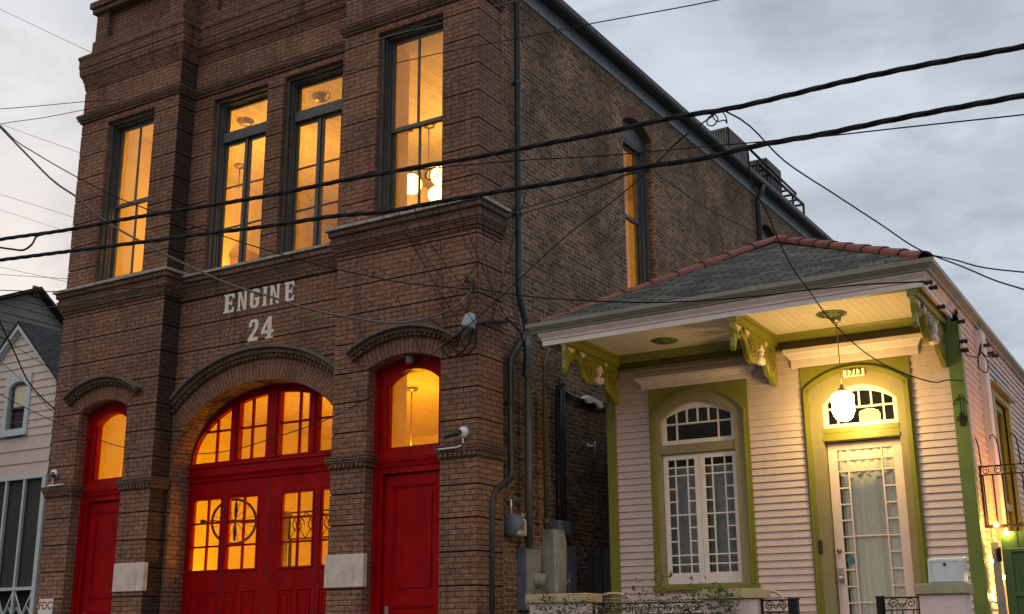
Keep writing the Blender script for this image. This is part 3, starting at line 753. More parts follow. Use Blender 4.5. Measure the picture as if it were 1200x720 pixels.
# ceiling fans, cabinet and pictures upstairs
for x, y, lab in ((-6.98, 1.45, 'dark ceiling fan seen through the far left sash window'), (-3.5, 2.4, 'dark ceiling fan seen through the right casement window')):
    t = root('ceiling_fan', lab, 'ceiling fan', (x, y, 9.42), 0, 'ceiling fans upstairs')
    def fp(nm, mb, m):
        o = mb.build(nm, m); o.parent = t; o.location = Vector(o['_off'])-t.location
    mb = MB(); mb.lathe([(0, 9.418), (.09, 9.415), (.06, 9.36), (.018, 9.34), (.018, 9.22), (.11, 9.20), (.12, 9.12), (.06, 9.07), (0, 9.06)], (x, y, 0), 18); fp('motor', mb, M['bike_paint'])
    for k in range(5):
        a = k*2*math.pi/5+.3; d = Vector((math.cos(a), math.sin(a), 0)); s = Vector((-d.y, d.x, .12)); c = Vector((x, y, 9.15)); mb = MB()
        q = [c+d*.12-s*.045, c+d*.52-s*.07, c+d*.52+s*.07, c+d*.12+s*.045]; u = Vector((0, 0, .012)); mb.face(q); mb.face([p+u for p in q])
        for i in range(4): mb.face([q[i], q[(i+1) % 4], q[(i+1) % 4]+u, q[i]+u])
        fp('blade', mb, M['bike_paint'])
for x, y, lab in ((-5.52, 1.2, 'dark flush ceiling light seen through the left transom pane'), (-3.82, 1.16, 'dark flush ceiling light seen through the right transom pane')):
    mb = MB(); mb.lathe([(0, 9.33), (.07, 9.335), (.11, 9.36), (.125, 9.40), (.15, 9.405), (.15, 9.418)], (x, y, 0), 22)
    tag(mb.build('ceiling_light', M['brass']), lab, 'ceiling light', 'unlit flush lights upstairs')
mb = MB(); mb.box(-7.7, -7.3, 3.2, 4.4, 5.35, 7.9); mb.box(-7.72, -7.26, 3.16, 4.44, 7.9, 7.98)
tag(mb.build('wardrobe', M['oak'], None, .01), 'tall wooden wardrobe inside, behind the far left sash window', 'wardrobe')
mb = MB(); mb.box(-7.7, -.5, 6.94, 7.0, 4.55, 4.62); mb.box(-7.7, -.5, 6.97, 7.0, 1.3, 1.36); fsp('picture_rail', mb, M['plaster'])
# scrolled screen and column behind the right engine door panes
def spiral(cx, cz, r0, r1, a0, turns, P, d, n=28):
    return [P(cx+(r0+(r1-r0)*t/n)*math.cos(a0+turns*2*math.pi*t/n), cz+(r0+(r1-r0)*t/n)*math.sin(a0+turns*2*math.pi*t/n), d) for t in range(n+1)]
mb = MB(); P = PF(3.2); mb.frame(-5.95, -4.6, 2.55, 3.02, .025, 3.19, 3.22)
for x in (-5.75, -5.4, -5.05, -4.78):
    mb.tube(spiral(x, 2.79, .15, .03, 0, 1.6, P, 0), .009, 5); mb.tube([(x-.17, 3.2, 2.57), (x+.17, 3.2, 3.0)], .008, 5); mb.tube([(x+.17, 3.2, 2.57), (x-.17, 3.2, 3.0)], .008, 5)
mb.box(-5.93, -5.89, 3.19, 3.23, .2, 2.55); mb.box(-4.64, -4.6, 3.19, 3.23, .2, 2.55)
tag(mb.build('scroll_screen', M['iron']), 'dark scrolled metal screen seen through the right engine door panes', 'screen')
mb = MB(); mb.lathe([(.12, .2), (.12, .3), (.085, .34), (.085, 2.75), (.13, 2.82), (.13, 2.92)], (-5.35, 2.4, 0), 16)
tag(mb.build('wooden_column', M['bike_paint']), 'dark turned column inside, behind the third engine door leaf', 'column')

# ================================================================== PINK HOUSE (own frame, turned 1.37 degrees)
HO = Vector((.839, 1.930, 0)); HR = R(1.3675)
HS = root('shotgun_house', 'small pink clapboard house with olive green trim and a lit porch', 'house', HO, HR)
def hp(name, mb, m, parent=None, bevel=0):
    o = mb.build(name, m, None, bevel); o.parent = parent or HS
    if parent: o.location = Vector(o['_off'])-Vector(parent['_off'])
    return o
def hthing(name, mb, m, label, cat, group=None, bevel=0):
    o = mb.build(name, m, None, bevel); v = Vector(o['_off'])
    c, s = math.cos(HR), math.sin(HR)
    o.location = HO+Vector((v.x*c-v.y*s, v.x*s+v.y*c, v.z)); o.rotation_euler = (0, 0, HR)
    return tag(o, label, cat, group)
def hroot(name, label, cat, x, y, z, group=None):
    c, s = math.cos(HR), math.sin(HR)
    o = root(name, label, cat, HO+Vector((x*c-y*s, x*s+y*c, z)), HR, group); o['_off'] = (x, y, z); return o
def hpart(name, mb, m, parent, bevel=0):
    o = mb.build(name, m, None, bevel); o.parent = parent
    o.location = Vector(o['_off'])-Vector(parent['_off']); return o
HW, HD = 4.60, 12.5
PH = lambda u, z, d: (u, -d, z)
PHs = lambda u, z, d: (HW+d, u, z)
PHl = lambda u, z, d: (-d, u, z)
def siding(z0, z1, e=.0873):
    s = []; z = z0
    while z < z1-.01:
        t = min(z+e, z1); s.append((z, t, .023, .003)); z = t
    return s
ZP = .75
OW = Op(.64, 1.97, 1.54, 4.09); OD = Op(2.71, 4.00, ZP, 4.14)
mb = MB(); wall(mb, PH, .06, HW-.06, siding(.5, 4.58), (OW, OD)); hp('wall', mb, M['pink'])
mb = MB(); SWo = Op(2.0, 3.15, 1.3, 3.95)
wall(mb, PHs, .08, HD, siding(.5, 4.72), (SWo,)); hp('wall', mb, M['pink'])
mb = MB(); wall(mb, PHl, .08, HD, siding(.5, 4.72)); mb.face([(0, HD, .2), (HW, HD, .2), (HW, HD, 4.7), (0, HD, 4.7)]); hp('wall', mb, M['pink'])
for x0 in (0, HW-.135):
    mb = MB(); mb.box(x0-.005 if x0 == 0 else x0, x0+.135 if x0 == 0 else HW+.022, -.03, .0, .5, 4.5); mb.box(*((-.022, .0) if x0 == 0 else (HW-.003, HW+.02)), .0, .13, .5, 4.5)
    hp('corner_board', mb, M['leaf_green'] if x0 else M['green'], bevel=.004)
# window ------------------------------------------------------------
def arched_head(mb, o, inner, dface, dep):
    """flat casing boards with an arched hole"""
    wall(mb, lambda u, z, d: (u, -d-dface, z), o.x0, o.x1, [(o.zb, o.zs, 0, 0)], inner)
    for q in inner: reveal(mb, lambda u, z, d: (u, -d-dface, z), q, 0, -dep)
iw = Op(.765, 1.79, 1.56, 3.66, 3.885)
mb = MB(); cas = Op(.62, 1.99, 1.51, 4.10); arched_head(mb, cas, [Op(.69, 1.92, 1.54, 3.70, 4.01)], .035, .002)
for a, b in ((.62, .62), (1.99, 1.99)): mb.face([(a, -.035, 1.51), (a, .0, 1.51), (a, 0, 4.1), (a, -.035, 4.1)])
mb.box(.60, 2.01, -.075, .0, 1.485, 1.53)
HWn = hp('window', mb, M['green'])
mb = MB(); am = Op(.66, 1.95, 1.56, 3.72, 4.045); wall(mb, lambda u, z, d: (u, -d-.033, z), .64, 1.97, [(1.53, 4.07, 0, 0)], [iw]); reveal(mb, lambda u, z, d: (u, -d-.033, z), iw, 0, -.09); hp('casing_board', mb, M['khaki'], HWn)
mb = MB()
am = Op(.66, 1.95, 1.56, 3.72, 4.045); Pm = lambda u, z, d: (u, -d-.036, z)
for ra, rb, dd in ((0, .022, .03), (.022, .045, .016)):
    ring(mb, Pm, [(p[0], p[1]) for p in am.arc(-rb, 36)], am.arc(-ra, 36), -.004, dd)
    for s in (0, 1):
        x = am.x0+ra if s == 0 else am.x1-rb
        mb.box(x, x+rb-ra, -.036-dd, -.03, 1.54, 3.715)
hp('casing_moulding', mb, M['green'], HWn)
Pg = lambda u, z, d: (u, .035-d, z)
def transom_sash(x0, x1, zb, zs, za, sx, mx, zm, par, w=.062):
    o = Op(x0, x1, zb, zs, za); g = Op(x0+w, x1-w, zb+w, zs-.02, za-w*1.15)
    mb = MB(); wall(mb, Pg, x0-.01, x1+.01, [(zb-.01, za+.03, 0, 0)], [g]); reveal(mb, Pg, g, 0, -.03)
    top = lambda x: (g.cz+math.sqrt(max(0, g.R**2-(x-g.c)**2)))+.01
    b = lambda xa, xb, z0, z1: mb.prism([(xa, z0), (xb, z0), (xb, z1), (xa, z1)], Pg, -.006, -.03)
    for x in sx: b(x-.011, x+.011, g.zb, top(x))
    b(g.x0, g.x1, zm-.012, zm+.012)
    for x in mx: b(x-.011, x+.011, zm, top(x))
    o_ = hp('transom_sash', mb, M['white_trim'], par)
    pb = MB(); pb.face([Pg(g.x0-.02, g.zb-.02, -.02), Pg(g.x1+.02, g.zb-.02, -.02), Pg(g.x1+.02, g.za+.02, -.02), Pg(g.x0-.02, g.za+.02, -.02)])
    hp('pane', pb, M['glass_house'], par)
transom_sash(.77, 1.79, 3.335, 3.72, 3.875, (.98, 1.555), (1.125, 1.275, 1.425), 3.61, HWn)
mb = MB(); mb.box(.765, 1.79, -.02, .05, 3.215, 3.335); hp('transom_bar', mb, M['khaki'], HWn, bevel=.005)
def lattice(x0, x1, z0, z1, gx0, gx1, gz0, gz1, cols, rows, crows, name, par, m, yy):
    """glazed leaf: narrow side panes in many rows, wide centre panes in few"""
    mb = MB(); Q = lambda u, z, d: (u, yy-d, z)
    b = lambda xa, xb, za, zb, d0=0, d1=-.035: mb.box(xa, xb, yy-d0, yy-d1, za, zb)
    b(x0, gx0, z0, z1); b(gx1, x1, z0, z1); b(gx0, gx1, z0, gz0); b(gx0, gx1, gz1, z1)
    for x in cols: b(x-.009, x+.009, gz0, gz1, -.006, -.03)
    for z in rows: b(gx0, cols[0]-.009, z-.009, z+.009, -.007, -.029); b(cols[1]+.009, gx1, z-.009, z+.009, -.007, -.029)
    for z in crows: b(cols[0]+.009, cols[1]-.009, z-.009, z+.009, -.007, -.029)
    o = hp(name, mb, m, par)
    pb = MB(); pb.face([(gx0-.01, yy+.018, gz0-.01), (gx1+.01, yy+.018, gz0-.01), (gx1+.01, yy+.018, gz1+.01), (gx0-.01, yy+.018, gz1+.01)]); hp('pane', pb, M['glass_house'], par)
    return o
rw = [3.04, 2.935, 2.765, 2.60, 2.43, 2.265, 2.095, 1.92, 1.805]
for x0, x1, g0, g1, c in ((.772, 1.278, .838, 1.205, (.94, 1.105)), (1.282, 1.788, 1.345, 1.722, (1.445, 1.615))):
    lattice(x0, x1, 1.565, 3.21, g0, g1, 1.70, 3.14, c, rw, [3.04, 2.935, 2.43, 1.92, 1.805], 'casement', HWn, M['white_trim'], .03)
mb = MB()
n = 40
for i in range(n):
    xa, xb = .80+i*.96/n, .80+(i+1)*.96/n
    f = lambda x: .17+.02*math.sin(x*46)+.012*math.sin(x*19)
    if 1.24 < xa < 1.31: continue
    mb.face([(xa, f(xa), 1.6), (xb, f(xb), 1.6), (xb, f(xb), 3.06), (xa, f(xa), 3.06)], None, True)
hp('curtain', mb, M['curtain_blue'], HWn)
# door ----------------------------------------------------------------
dcas = Op(2.69, 4.02, ZP, 4.15)
it = Op(2.925, 3.835, 3.36, 3.66, 3.875); lf = Op(2.925, 3.84, ZP, 3.20)
mb = MB(); arched_head(mb, dcas, [Op(2.76, 3.95, ZP, 3.84, 4.06)], .035, .002)
for a in (2.69, 4.02): mb.face([(a, -.035, ZP), (a, 0, ZP), (a, 0, 4.15), (a, -.035, 4.15)])
DC = hp('door_casing', mb, M['green'])
mb = MB(); wall(mb, lambda u, z, d: (u, -d-.033, z), 2.71, 4.0, [(ZP, 4.12, 0, 0)], [it, lf])
for q in (it, lf): reveal(mb, lambda u, z, d: (u, -d-.033, z), q, 0, -.13)
hp('casing_board', mb, M['khaki'], DC)
mb = MB(); ad = Op(2.72, 3.99, ZP, 3.86, 4.10)
for ra, rb, dd in ((0, .03, .034), (.03, .06, .018)):
    ring(mb, Pm, ad.arc(-rb, 36), ad.arc(-ra, 36), -.004, dd)
    for s in (0, 1):
        x = ad.x0+ra if s == 0 else ad.x1-rb
        mb.box(x, x+rb-ra, -.036-dd, -.03, ZP, 3.855)
mb.box(2.925, 3.84, -.05, .06, 3.205, 3.245); mb.box(2.925, 3.84, -.035, .06, 3.245, 3.30); mb.box(2.925, 3.84, -.042, .06, 3.30, 3.36)
hp('casing_moulding', mb, M['green'], DC)
transom_sash(2.93, 3.83, 3.36, 3.70, 3.87, (3.10, 3.66), (3.235, 3.375, 3.52), 3.605, DC, w=.055)
dr = [2.98, 2.84, 2.64, 2.445, 2.255, 2.06, 1.87, 1.675, 1.48, 1.29]
DO = lattice(2.935, 3.832, ZP+.01, 3.19, 3.045, 3.715, 1.10, 3.10, (3.17, 3.575), dr, [2.98, 2.84, 2.065, 1.295], 'door', DC, M['pink_trim'], .075)
DO['label'] = 'pale pink front door with a narrow glazed border'
mb = MB(); n = 60
for i in range(n):
    xa, xb = 3.05+i*.66/n, 3.05+(i+1)*.66/n
    f = lambda x: .128+.018*math.sin(x*52)+.012*math.sin(x*23+1)
    sw = lambda x: 2.90+.035*math.sin(x*17)
    mb.face([(xa, f(xa), 1.0), (xb, f(xb), 1.0), (xb, f(xb), sw(xb)), (xa, f(xa), sw(xa))], None, True)
    g = lambda x: .108+.014*math.sin(x*60+2); s2 = lambda x: 2.78+.03*math.sin(x*19+1)
    mb.face([(xa, g(xa), s2(xa)), (xb, g(xb), s2(xb)), (xb, g(xb), 3.1), (xa, g(xa), 3.1)], None, True)
hp('curtain', mb, M['curtain'], DC)
mb = MB(); mb.lathe([(0, -.03), (.024, -.028), (.03, 0)], (2.985, .075, 1.90), 16, 'y'); hp('deadbolt', mb, M['brass'], DC)
mb = MB(); mb.box(2.955, 3.02, .05, .075, 1.53, 1.70); mb.lathe([(0, -.07), (.026, -.062), (.03, -.04), (.015, -.025), (.015, 0)], (2.99, .055, 1.575), 14, 'y')
for i in range(6): mb.box(2.968+(i % 2)*.022, 2.982+(i % 2)*.022, .044, .05, 1.62+(i//2)*.022, 1.634+(i//2)*.022)
hp('keypad_lock', mb, M['steel'], DC, bevel=.004)
mb = MB(); mb.lathe([(0, 0), (.05, 0)], (3.108, .092, 1.785), 20, 'y'); hp('round_sticker', mb, mat('blue_sticker', (.05, .16, .22), .5), DC)
mb = MB(); mb.box(2.765, 2.815, -.06, -.035, 1.875, 2.025); mb.lathe([(0, -.006), (.014, -.004), (.016, 0)], (2.79, -.06, 1.90), 12, 'y'); hp('doorbell', mb, M['black_plastic'], DC, bevel=.006)
# number tile: digits as raised strokes
mb = MB(); mb.box(3.235, 3.495, -.075, -.037, 3.965, 4.055)
nt_ = hp('number_plate', mb, M['cream_num'], DC, bevel=.004)
def text_mesh(name, s, size, m, parent, loc_local, rot=(R(90), 0, 0), ext=.002):
    cu = bpy.data.curves.new(name, 'FONT'); cu.body = s; cu.size = size; cu.extrude = ext; cu.align_x = 'CENTER'; cu.align_y = 'CENTER'; cu.offset = .002
    to = bpy.data.objects.new(name+'_tmp', cu); COL.objects.link(to)
    bpy.context.view_layer.update()
    me = bpy.data.meshes.new_from_object(to.evaluated_get(bpy.context.evaluated_depsgraph_get()))
    bpy.data.objects.remove(to); me.materials.clear(); me.materials.append(m)
    o = bpy.data.objects.new(name, me); COL.objects.link(o); o.parent = parent; o.location = loc_local; o.rotation_euler = rot; return o
text_mesh('digits', '1713', .105, M['iron'], nt_, Vector((3.365, -.077, 4.01))-Vector(nt_['_off']))
# lintels, frieze, soffit, beams ---------------------------------------
for x0, x1, z0, z1 in ((.56, 2.03, 4.10, 4.255), (2.62, 4.11, 4.155, 4.385)):
    mb = MB(); h = z1-z0
    mb.sweep([(0, z0), (.03, z0), (.035, z0+h*.45), (.05, z0+h*.5), (.075, z0+h*.72), (.105, z0+h*.8), (.11, z1), (0, z1+.01)], [(x0, .0), (x0, -.012), (x1, -.012), (x1, .0)])
    hp('lintel', mb, M['pink_trim'])
mb = MB(); mb.box(.14, HW-.14, -.028, .0, 4.40, 4.53); hp('frieze', mb, M['frieze_shade']); mb = MB(); mb.box(.14, HW-.14, -.04, .0, 4.385, 4.41); mb.sweep([(0, 4.50), (.02, 4.50), (.05, 4.57), (.07, 4.60), (0, 4.61)], [(.12, -.028), (HW-.12, -.028)])
hp('cove_moulding', mb, M['green'])
mb = MB(); mb.face([(-.14, -1.55, 4.602), (4.56, -1.55, 4.602), (4.56, 0, 4.602), (-.14, 0, 4.602)])
mb.face([(-.14, 0, 4.603), (0, 0, 4.603), (0, HD, 4.603), (-.14, HD, 4.603)]); hp('soffit', mb, M['porch_ceiling'])
BX = (.10, 2.31, 4.37)
for bx in BX:
    mb = MB(); mb.box(bx, bx+.12, -1.55, .0, 4.46, 4.56); mb.box(bx-.02, bx+.14, -1.55, -.03, 4.56, 4.601)
    hp('beam', mb, M['green'], bevel=.006)
mb = MB(); mb.box(-.12, 4.54, -1.55, -1.49, 4.535, 4.601); hp('beam', mb, M['green'], bevel=.006)
# scrolled brackets -----------------------------------------------------
prof = [(-1.55, 4.46), (-1.56, 4.38), (-1.54, 4.27), (-1.55, 4.17), (-1.53, 4.11), (-1.49, 4.15), (-1.45, 4.25), (-1.38, 4.31), (-1.30, 4.335), (-1.22, 4.31), (-1.16, 4.24), (-1.12, 4.16), (-1.05, 4.10), (-.95, 4.075), (-.85, 4.09), (-.78, 4.14), (-.74, 4.23), (-.70, 4.30), (-.66, 4.34),
        (-.53, 4.34), (-.49, 4.28), (-.46, 4.17), (-.42, 4.09), (-.35, 4.04), (-.26, 4.02), (-.17, 3.97), (-.08, 3.95), (0, 3.955), (0, 4.46)]
for i, bx in enumerate(BX):
    c = bx+.06; PB = lambda u, z, d: (c+d, u, z)
    mb = MB()
    for t in tessellate_polygon([[Vector((p[0], p[1], 0)) for p in prof]]):
        for d in (-.026, .026): mb.face([PB(*prof[k], d) for k in t])
    for a, b in zip(prof, prof[1:]): mb.face([PB(*a, -.026), PB(*b, -.026), PB(*b, .026), PB(*a, .026)])
    br = hp('bracket', mb, M['green'])
    for cx, cz, r in ((-.95, 4.24, .15), (-.25, 4.22, .175)):
        mb = MB(); mb.lathe([(0, -.042), (r*.9, -.042), (r, -.034), (r, .034), (r*.9, .042), (0, .042)], (c, cx, cz), 30, 'x')
        vo = hp('volute', mb, M['green'], br)
        for s in (-1, 1):
            Q = lambda u, z, d, s=s: (c+s*d, u, z)
            mb = MB(); mb.tube(spiral(cx, cz, r*.80, .015, 1.2, 2.1, Q, .041), .0075, 6); hp('groove_line', mb, M['maroon'], br)
    for s in (-1, 1):
        Q = lambda u, z, d, s=s: (c+s*d, u, z)
        mb = MB(); mb.tube([Q(-1.53, 4.37, .025), Q(-1.42, 4.30, .03), Q(-1.30, 4.36, .03), Q(-1.18, 4.32, .03), Q(-1.10, 4.22, .03)], [.012, .02, .022, .02, .012], 6); hp('scroll', mb, M['green'], br)
        for tri in ([(-1.50, 4.445), (-1.28, 4.445), (-1.40, 4.375)], [(-1.16, 4.445), (-.98, 4.445), (-1.08, 4.38)], [(-.44, 4.445), (-.34, 4.445), (-.40, 4.38)]):
            mb = MB(); mb.prism(tri, Q, .031, .026); hp('inlay', mb, M['pink_trim'], br)
        mb = MB(); mb.tube([Q(-1.25, 4.445, .029), Q(-1.20, 4.39, .029)], .012, 5); hp('groove_line', mb, M['maroon'], br)
    mb = MB()
    for cx, cz, r in ((-.652, 4.175, .05), (-.552, 4.175, .05), (-.602, 4.265, .042), (-.602, 4.34, .034), (-.648, 4.31, .026), (-.556, 4.31, .026)):
        mb.lathe([(.0, -.05), (r*.5, -.052), (r, -.044), (r, .044), (r*.5, .052), (0, .05)], (c, cx, cz), 18, 'x')
    hp('rosette', mb, M['pink_trim'], br)
# soffit vents
for cx, cy, r in ((1.12, -.57, .165), (3.33, -.75, .175)):
    mb = MB()
    for ra, rb, h in ((.0, .05, .025), (.06, .10, .018), (.115, 1, .012)):
        rb2 = min(rb, r); mb.lathe([(ra*.98, 4.60-h), (rb2, 4.60-h), (rb2+.006, 4.60)], (cx, cy, 0), 30)
    for k in range(12):
        a = k*math.pi/6; mb.box(cx+math.cos(a)*r*.72-.016, cx+math.cos(a)*r*.72+.016, cy+math.sin(a)*r*.72-.016, cy+math.sin(a)*r*.72+.016, 4.575, 4.60)
    hp('soffit_vent', mb, M['leaf_green'])
# eaves -----------------------------------------------------------------
tilt = lambda x: .07*(max(-.4, min(4.7, x))+.4)/5.1
ep = [(-.13, .3), (-.13, -1.555), (4.555, -1.555)]
mb = MB(); mb.sweep([(-.03, 4.475), (.004, 4.475), (.004, 4.54), (-.03, 4.541)], ep+[(4.555, 0)], tilt); hp('fascia', mb, M['white_trim'], bevel=.003)
mb = MB(); mb.sweep([(0, 4.541), (.015, 4.542), (.02, 4.57), (.045, 4.605), (.055, 4.62), (.055, 4.632), (0, 4.635)], ep+[(4.555, HD)], tilt); hp('crown_moulding', mb, M['pink_trim'])
mb = MB(); mb.sweep([(.0, 4.637), (.055, 4.637), (.062, 4.66), (.07, 4.665), (.105, 4.70), (.115, 4.705), (.12, 4.752), (.105, 4.757), (.10, 4.725), (0, 4.72)], [(-.2, -1.40), (-.2, -1.57), (4.585, -1.57), (4.585, HD)], tilt); hp('gutter', mb, M['gutter_paint'])
FL, FR, PK, BK = Vector((-.33, -1.66, 4.75)), Vector((4.68, -1.66, 4.825)), Vector((2.14, 1.2, 6.28)), Vector((2.14, HD, 6.28))
BL, BRr = Vector((-.33, HD+.2, 4.75)), Vector((4.68, HD+.2, 4.825))
mb = MB()
def roof_face(p, a, b):
    ax = (b-a).normalized(); n = (b-a).cross(p[2]-a).normalized(); up = n.cross(ax)
    for dz, fl in ((0, 1), (-.05, -1)):
        mb.face([q+Vector((0, 0, dz)) for q in p], [((q-a).dot(ax), (q-a).dot(up)) for q in p])
roof_face([FL, FR, PK], FL, FR); roof_face([FR, BRr, BK, PK], FR, BRr); roof_face([BL, FL, PK, BK], BL, FL)
for a, b in ((FL, FR), (FR, BRr), (BL, FL)): mb.face([a, b, b+Vector((0, 0, -.05)), a+Vector((0, 0, -.05))])
RF = hp('roof', mb, M['shingle'])
def ridge(a, b, n, r=.085):
    mb = MB(); d = (b-a); ln = d.length; d.normalize(); side = d.cross(Vector((0, 0, 1))).normalized(); up = side.cross(d)
    for k in range(n):
        p0 = a+d*(ln*k/n-.02); p1 = a+d*(ln*(k+1)/n+.03); r0, r1 = r*1.2, r*.86
        m_ = 8
        def pt(p, rr, t): return p+side*(rr*math.cos(t))+up*(rr*math.sin(t)*.8+.0)
        for j in range(m_):
            t0, t1 = -.25+j*(math.pi+.5)/m_, -.25+(j+1)*(math.pi+.5)/m_
            mb.face([pt(p0, r0, t0), pt(p1, r1, t0), pt(p1, r1, t1), pt(p0, r0, t1)], None, True)
            mb.face([pt(p0, r0, t0), pt(p0, r0*.82, t0), pt(p0, r0*.82, t1), pt(p0, r0, t1)])
    return hp('ridge_tiles', mb, M['tile'], RF)
ridge(FL+Vector((.15, .16, .02)), PK+Vector((0, 0, .02)), 9); ridge(FR+Vector((-.08, .09, .03)), PK+Vector((0, 0, .02)), 9); ridge(PK+Vector((0, .1, .02)), BK, 26)
# right side: chase, window casing
mb = MB(); mb.box(HW-.01, HW+.10, 1.15, 1.42, .4, 4.64); hp('wall_chase', mb, M['pink_trim'], bevel=.006)
mb = MB(); mb.box(HW, HW+.05, 1.86, 2.0, 1.2, 4.05); mb.box(HW, HW+.05, 3.15, 3.29, 1.2, 4.05); mb.box(HW, HW+.05, 2.0, 3.15, 3.95, 4.05); mb.box(HW, HW+.12, 1.8, 3.35, 4.05, 4.10)
mb.box(HW-.08, HW-.02, 2.0, 2.1, 1.3, 3.95); mb.box(HW-.08, HW-.02, 3.05, 3.15, 1.3, 3.95); mb.box(HW-.08, HW-.02, 2.1, 3.05, 3.85, 3.95); mb.box(HW-.08, HW-.02, 2.1, 3.05, 2.5, 2.6)
sw = hp('side_window', mb, M['green'], bevel=.004)
mb = MB(); mb.face([(HW-.06, 2.05, 1.3), (HW-.06, 3.1, 1.3), (HW-.06, 3.1, 3.9), (HW-.06, 2.05, 3.9)]); hp('pane', mb, M['glass_house'], sw)
# dim interior
mb = MB(); a, b, y0, y1, z0, z1 = .1, HW-.1, .3, 4.5, ZP, 4.5
mb.face([(a, y1, z0), (b, y1, z0), (b, y1, z1), (a, y1, z1)]); mb.face([(a, y0, z0), (a, y1, z0), (a, y1, z1), (a, y0, z1)]); mb.face([(b, y0, z0), (b, y1, z0), (b, y1, z1), (b, y0, z1)])
mb.face([(a, .05, z0), (b, .05, z0), (b, y1, z0), (a, y1, z0)]); mb.face([(a, .05, z1), (b, .05, z1), (b, y1, z1), (a, y1, z1)])
mb.face([(2.4, .1, z0), (2.4, y1, z0), (2.4, y1, z1), (2.4, .1, z1)])
hp('interior', mb, M['dark_room'])
mb = MB(); mb.box(.0, HW, -1.5, .0, .62, ZP); mb.box(.0, HW, -.02, .05, .13, .66); hp('porch_floor', mb, M['pavement'])
mb = MB(); mb.box(2.88, 3.78, -1.85, -1.5, .13, .32); mb.box(2.88, 3.78, -1.7, -1.5, .32, .47); mb.box(2.88, 3.78, -1.6, -1.5, .47, .62); hp('porch_steps', mb, M['pavement'], bevel=.01)

# ---------------------------------------------------------------- porch things
LX, LY = 3.335, -.57
lamp = hroot('pendant_lamp', 'glowing white schoolhouse globe lamp hanging over the pink front door', 'lamp', LX, LY, 4.60)
mb = MB(); mb.lathe([(0, 4.53), (.03, 4.535), (.06, 4.56), (.065, 4.60)], (LX, LY, 0), 20); hpart('canopy', mb, M['brass'], lamp)
mb = MB(); mb.tube([(LX, LY, 4.54), (LX, LY, 3.74)], .006); hpart('rod', mb, M['brass'], lamp)
mb = MB(); mb.lathe([(.008, 3.78), (.02, 3.765), (.022, 3.735), (.045, 3.72), (.07, 3.70), (.072, 3.68), (0, 3.68)], (LX, LY, 0), 20); hpart('fitter', mb, M['brass'], lamp)
mb = MB(); mb.lathe([(.066, 3.69), (.075, 3.672), (.118, 3.655), (.130, 3.63), (.130, 3.47), (.128, 3.445), (.120, 3.44), (.112, 3.41), (.09, 3.37), (.055, 3.345), (0, 3.335)], (LX, LY, 0), 28); hpart('globe', mb, M['bulb_porch'], lamp)
# porch front wall piers
PG = 'low stucco porch piers'
for x0, x1, lab, capm in ((-.40, .36, 'low pink stucco pier with tan cap beside the grey meter boxes', 'cap_tan'), (1.84, 2.46, 'low pink stucco pier with tan cap behind the leafy shrub', 'cap_tan'), (4.19, 4.64, 'pink stucco pier with olive cap carrying the mailbox', 'cap')):
    t = hroot('porch_pier', lab, 'pier', (x0+x1)/2, -1.4, .13, PG)
    mb = MB(); mb.box(x0, x1, -1.50, -1.16, .13, 1.318); hpart('pier_body', mb, M['stucco'], t, .012)
    mb = MB(); mb.box(x0-.035, x1+.03, -1.54, -1.10, 1.32, 1.425); hpart('cap', mb, M[capm], t, .008)
# mailbox
t = hroot('mailbox', 'pale grey locking mailbox standing on the right porch pier', 'mailbox', 4.48, -1.40, 1.427)
mb = MB(); poly = [(-1.50, 1.427), (-1.26, 1.427), (-1.26, 1.70), (-1.46, 1.672)]
for a, b in ((4.302, 4.652),): mb.prism(poly, lambda u, z, d: (d, u, z), a, b)
hpart('mailbox_body', mb, M['mailbox_paint'], t, .008)
mb = MB(); mb.frame(4.318, 4.636, 1.44, 1.658, .022, -1.508, -1.496); mb.box(4.34, 4.614, -1.503, -1.494, 1.462, 1.636); hpart('mailbox_door', mb, M['mailbox_paint'], t, .003)
mb = MB(); mb.lathe([(0, -.016), (.013, -.014), (.015, 0)], (4.477, -1.505, 1.612), 14, 'y'); hpart('lock', mb, M['iron'], t)
# wrought iron railings
def railing(x0, x1, lab, group='black wrought iron porch railings'):
    t = hroot('iron_railing', lab, 'railing', (x0+x1)/2, -1.38, ZP, group)
    y = -1.38; P = lambda u, z, d: (u, y-d, z)
    mb = MB(); mb.box(x0, x1, y-.013, y+.013, 1.288, 1.305); mb.box(x0, x1, y-.01, y+.01, 1.165, 1.178); mb.box(x0, x1, y-.013, y+.013, .82, .84)
    for x in (x0+.012, x1-.012): mb.box(x-.012, x+.012, y-.012, y+.012, .6, 1.32)
    x = x0+.09
    while x < x1-.05: mb.box(x-.006, x+.006, y-.006, y+.006, .84, 1.165); x += .11
    hpart('rail_frame', mb, M['iron'], t)
    n = max(1, int((x1-x0)/.2)); w = (x1-x0)/n
    for k in range(n):
        cx = x0+w*(k+.5); s = 1 if k % 2 == 0 else -1
        mb = MB(); mb.tube(spiral(cx-w*.22, 1.235, .055, .012, 0, s*1.5, P, 0), .006, 5); mb.tube(spiral(cx+w*.24, 1.24, .05, .012, math.pi, -s*1.5, P, 0), .006, 5)
        mb.tube([P(cx-w*.22+.055, 1.235, 0), P(cx, 1.2, 0), P(cx+w*.24-.05, 1.24, 0)], .006, 5); hpart('scroll', mb, M['iron'], t)
    return t
railing(.40, 1.83, 'black scrolled iron railing below the pink house window')
railing(2.47, 2.80, 'short black scrolled iron railing left of the porch steps')
railing(3.79, 4.18, 'short black scrolled iron railing beside the mailbox pier')
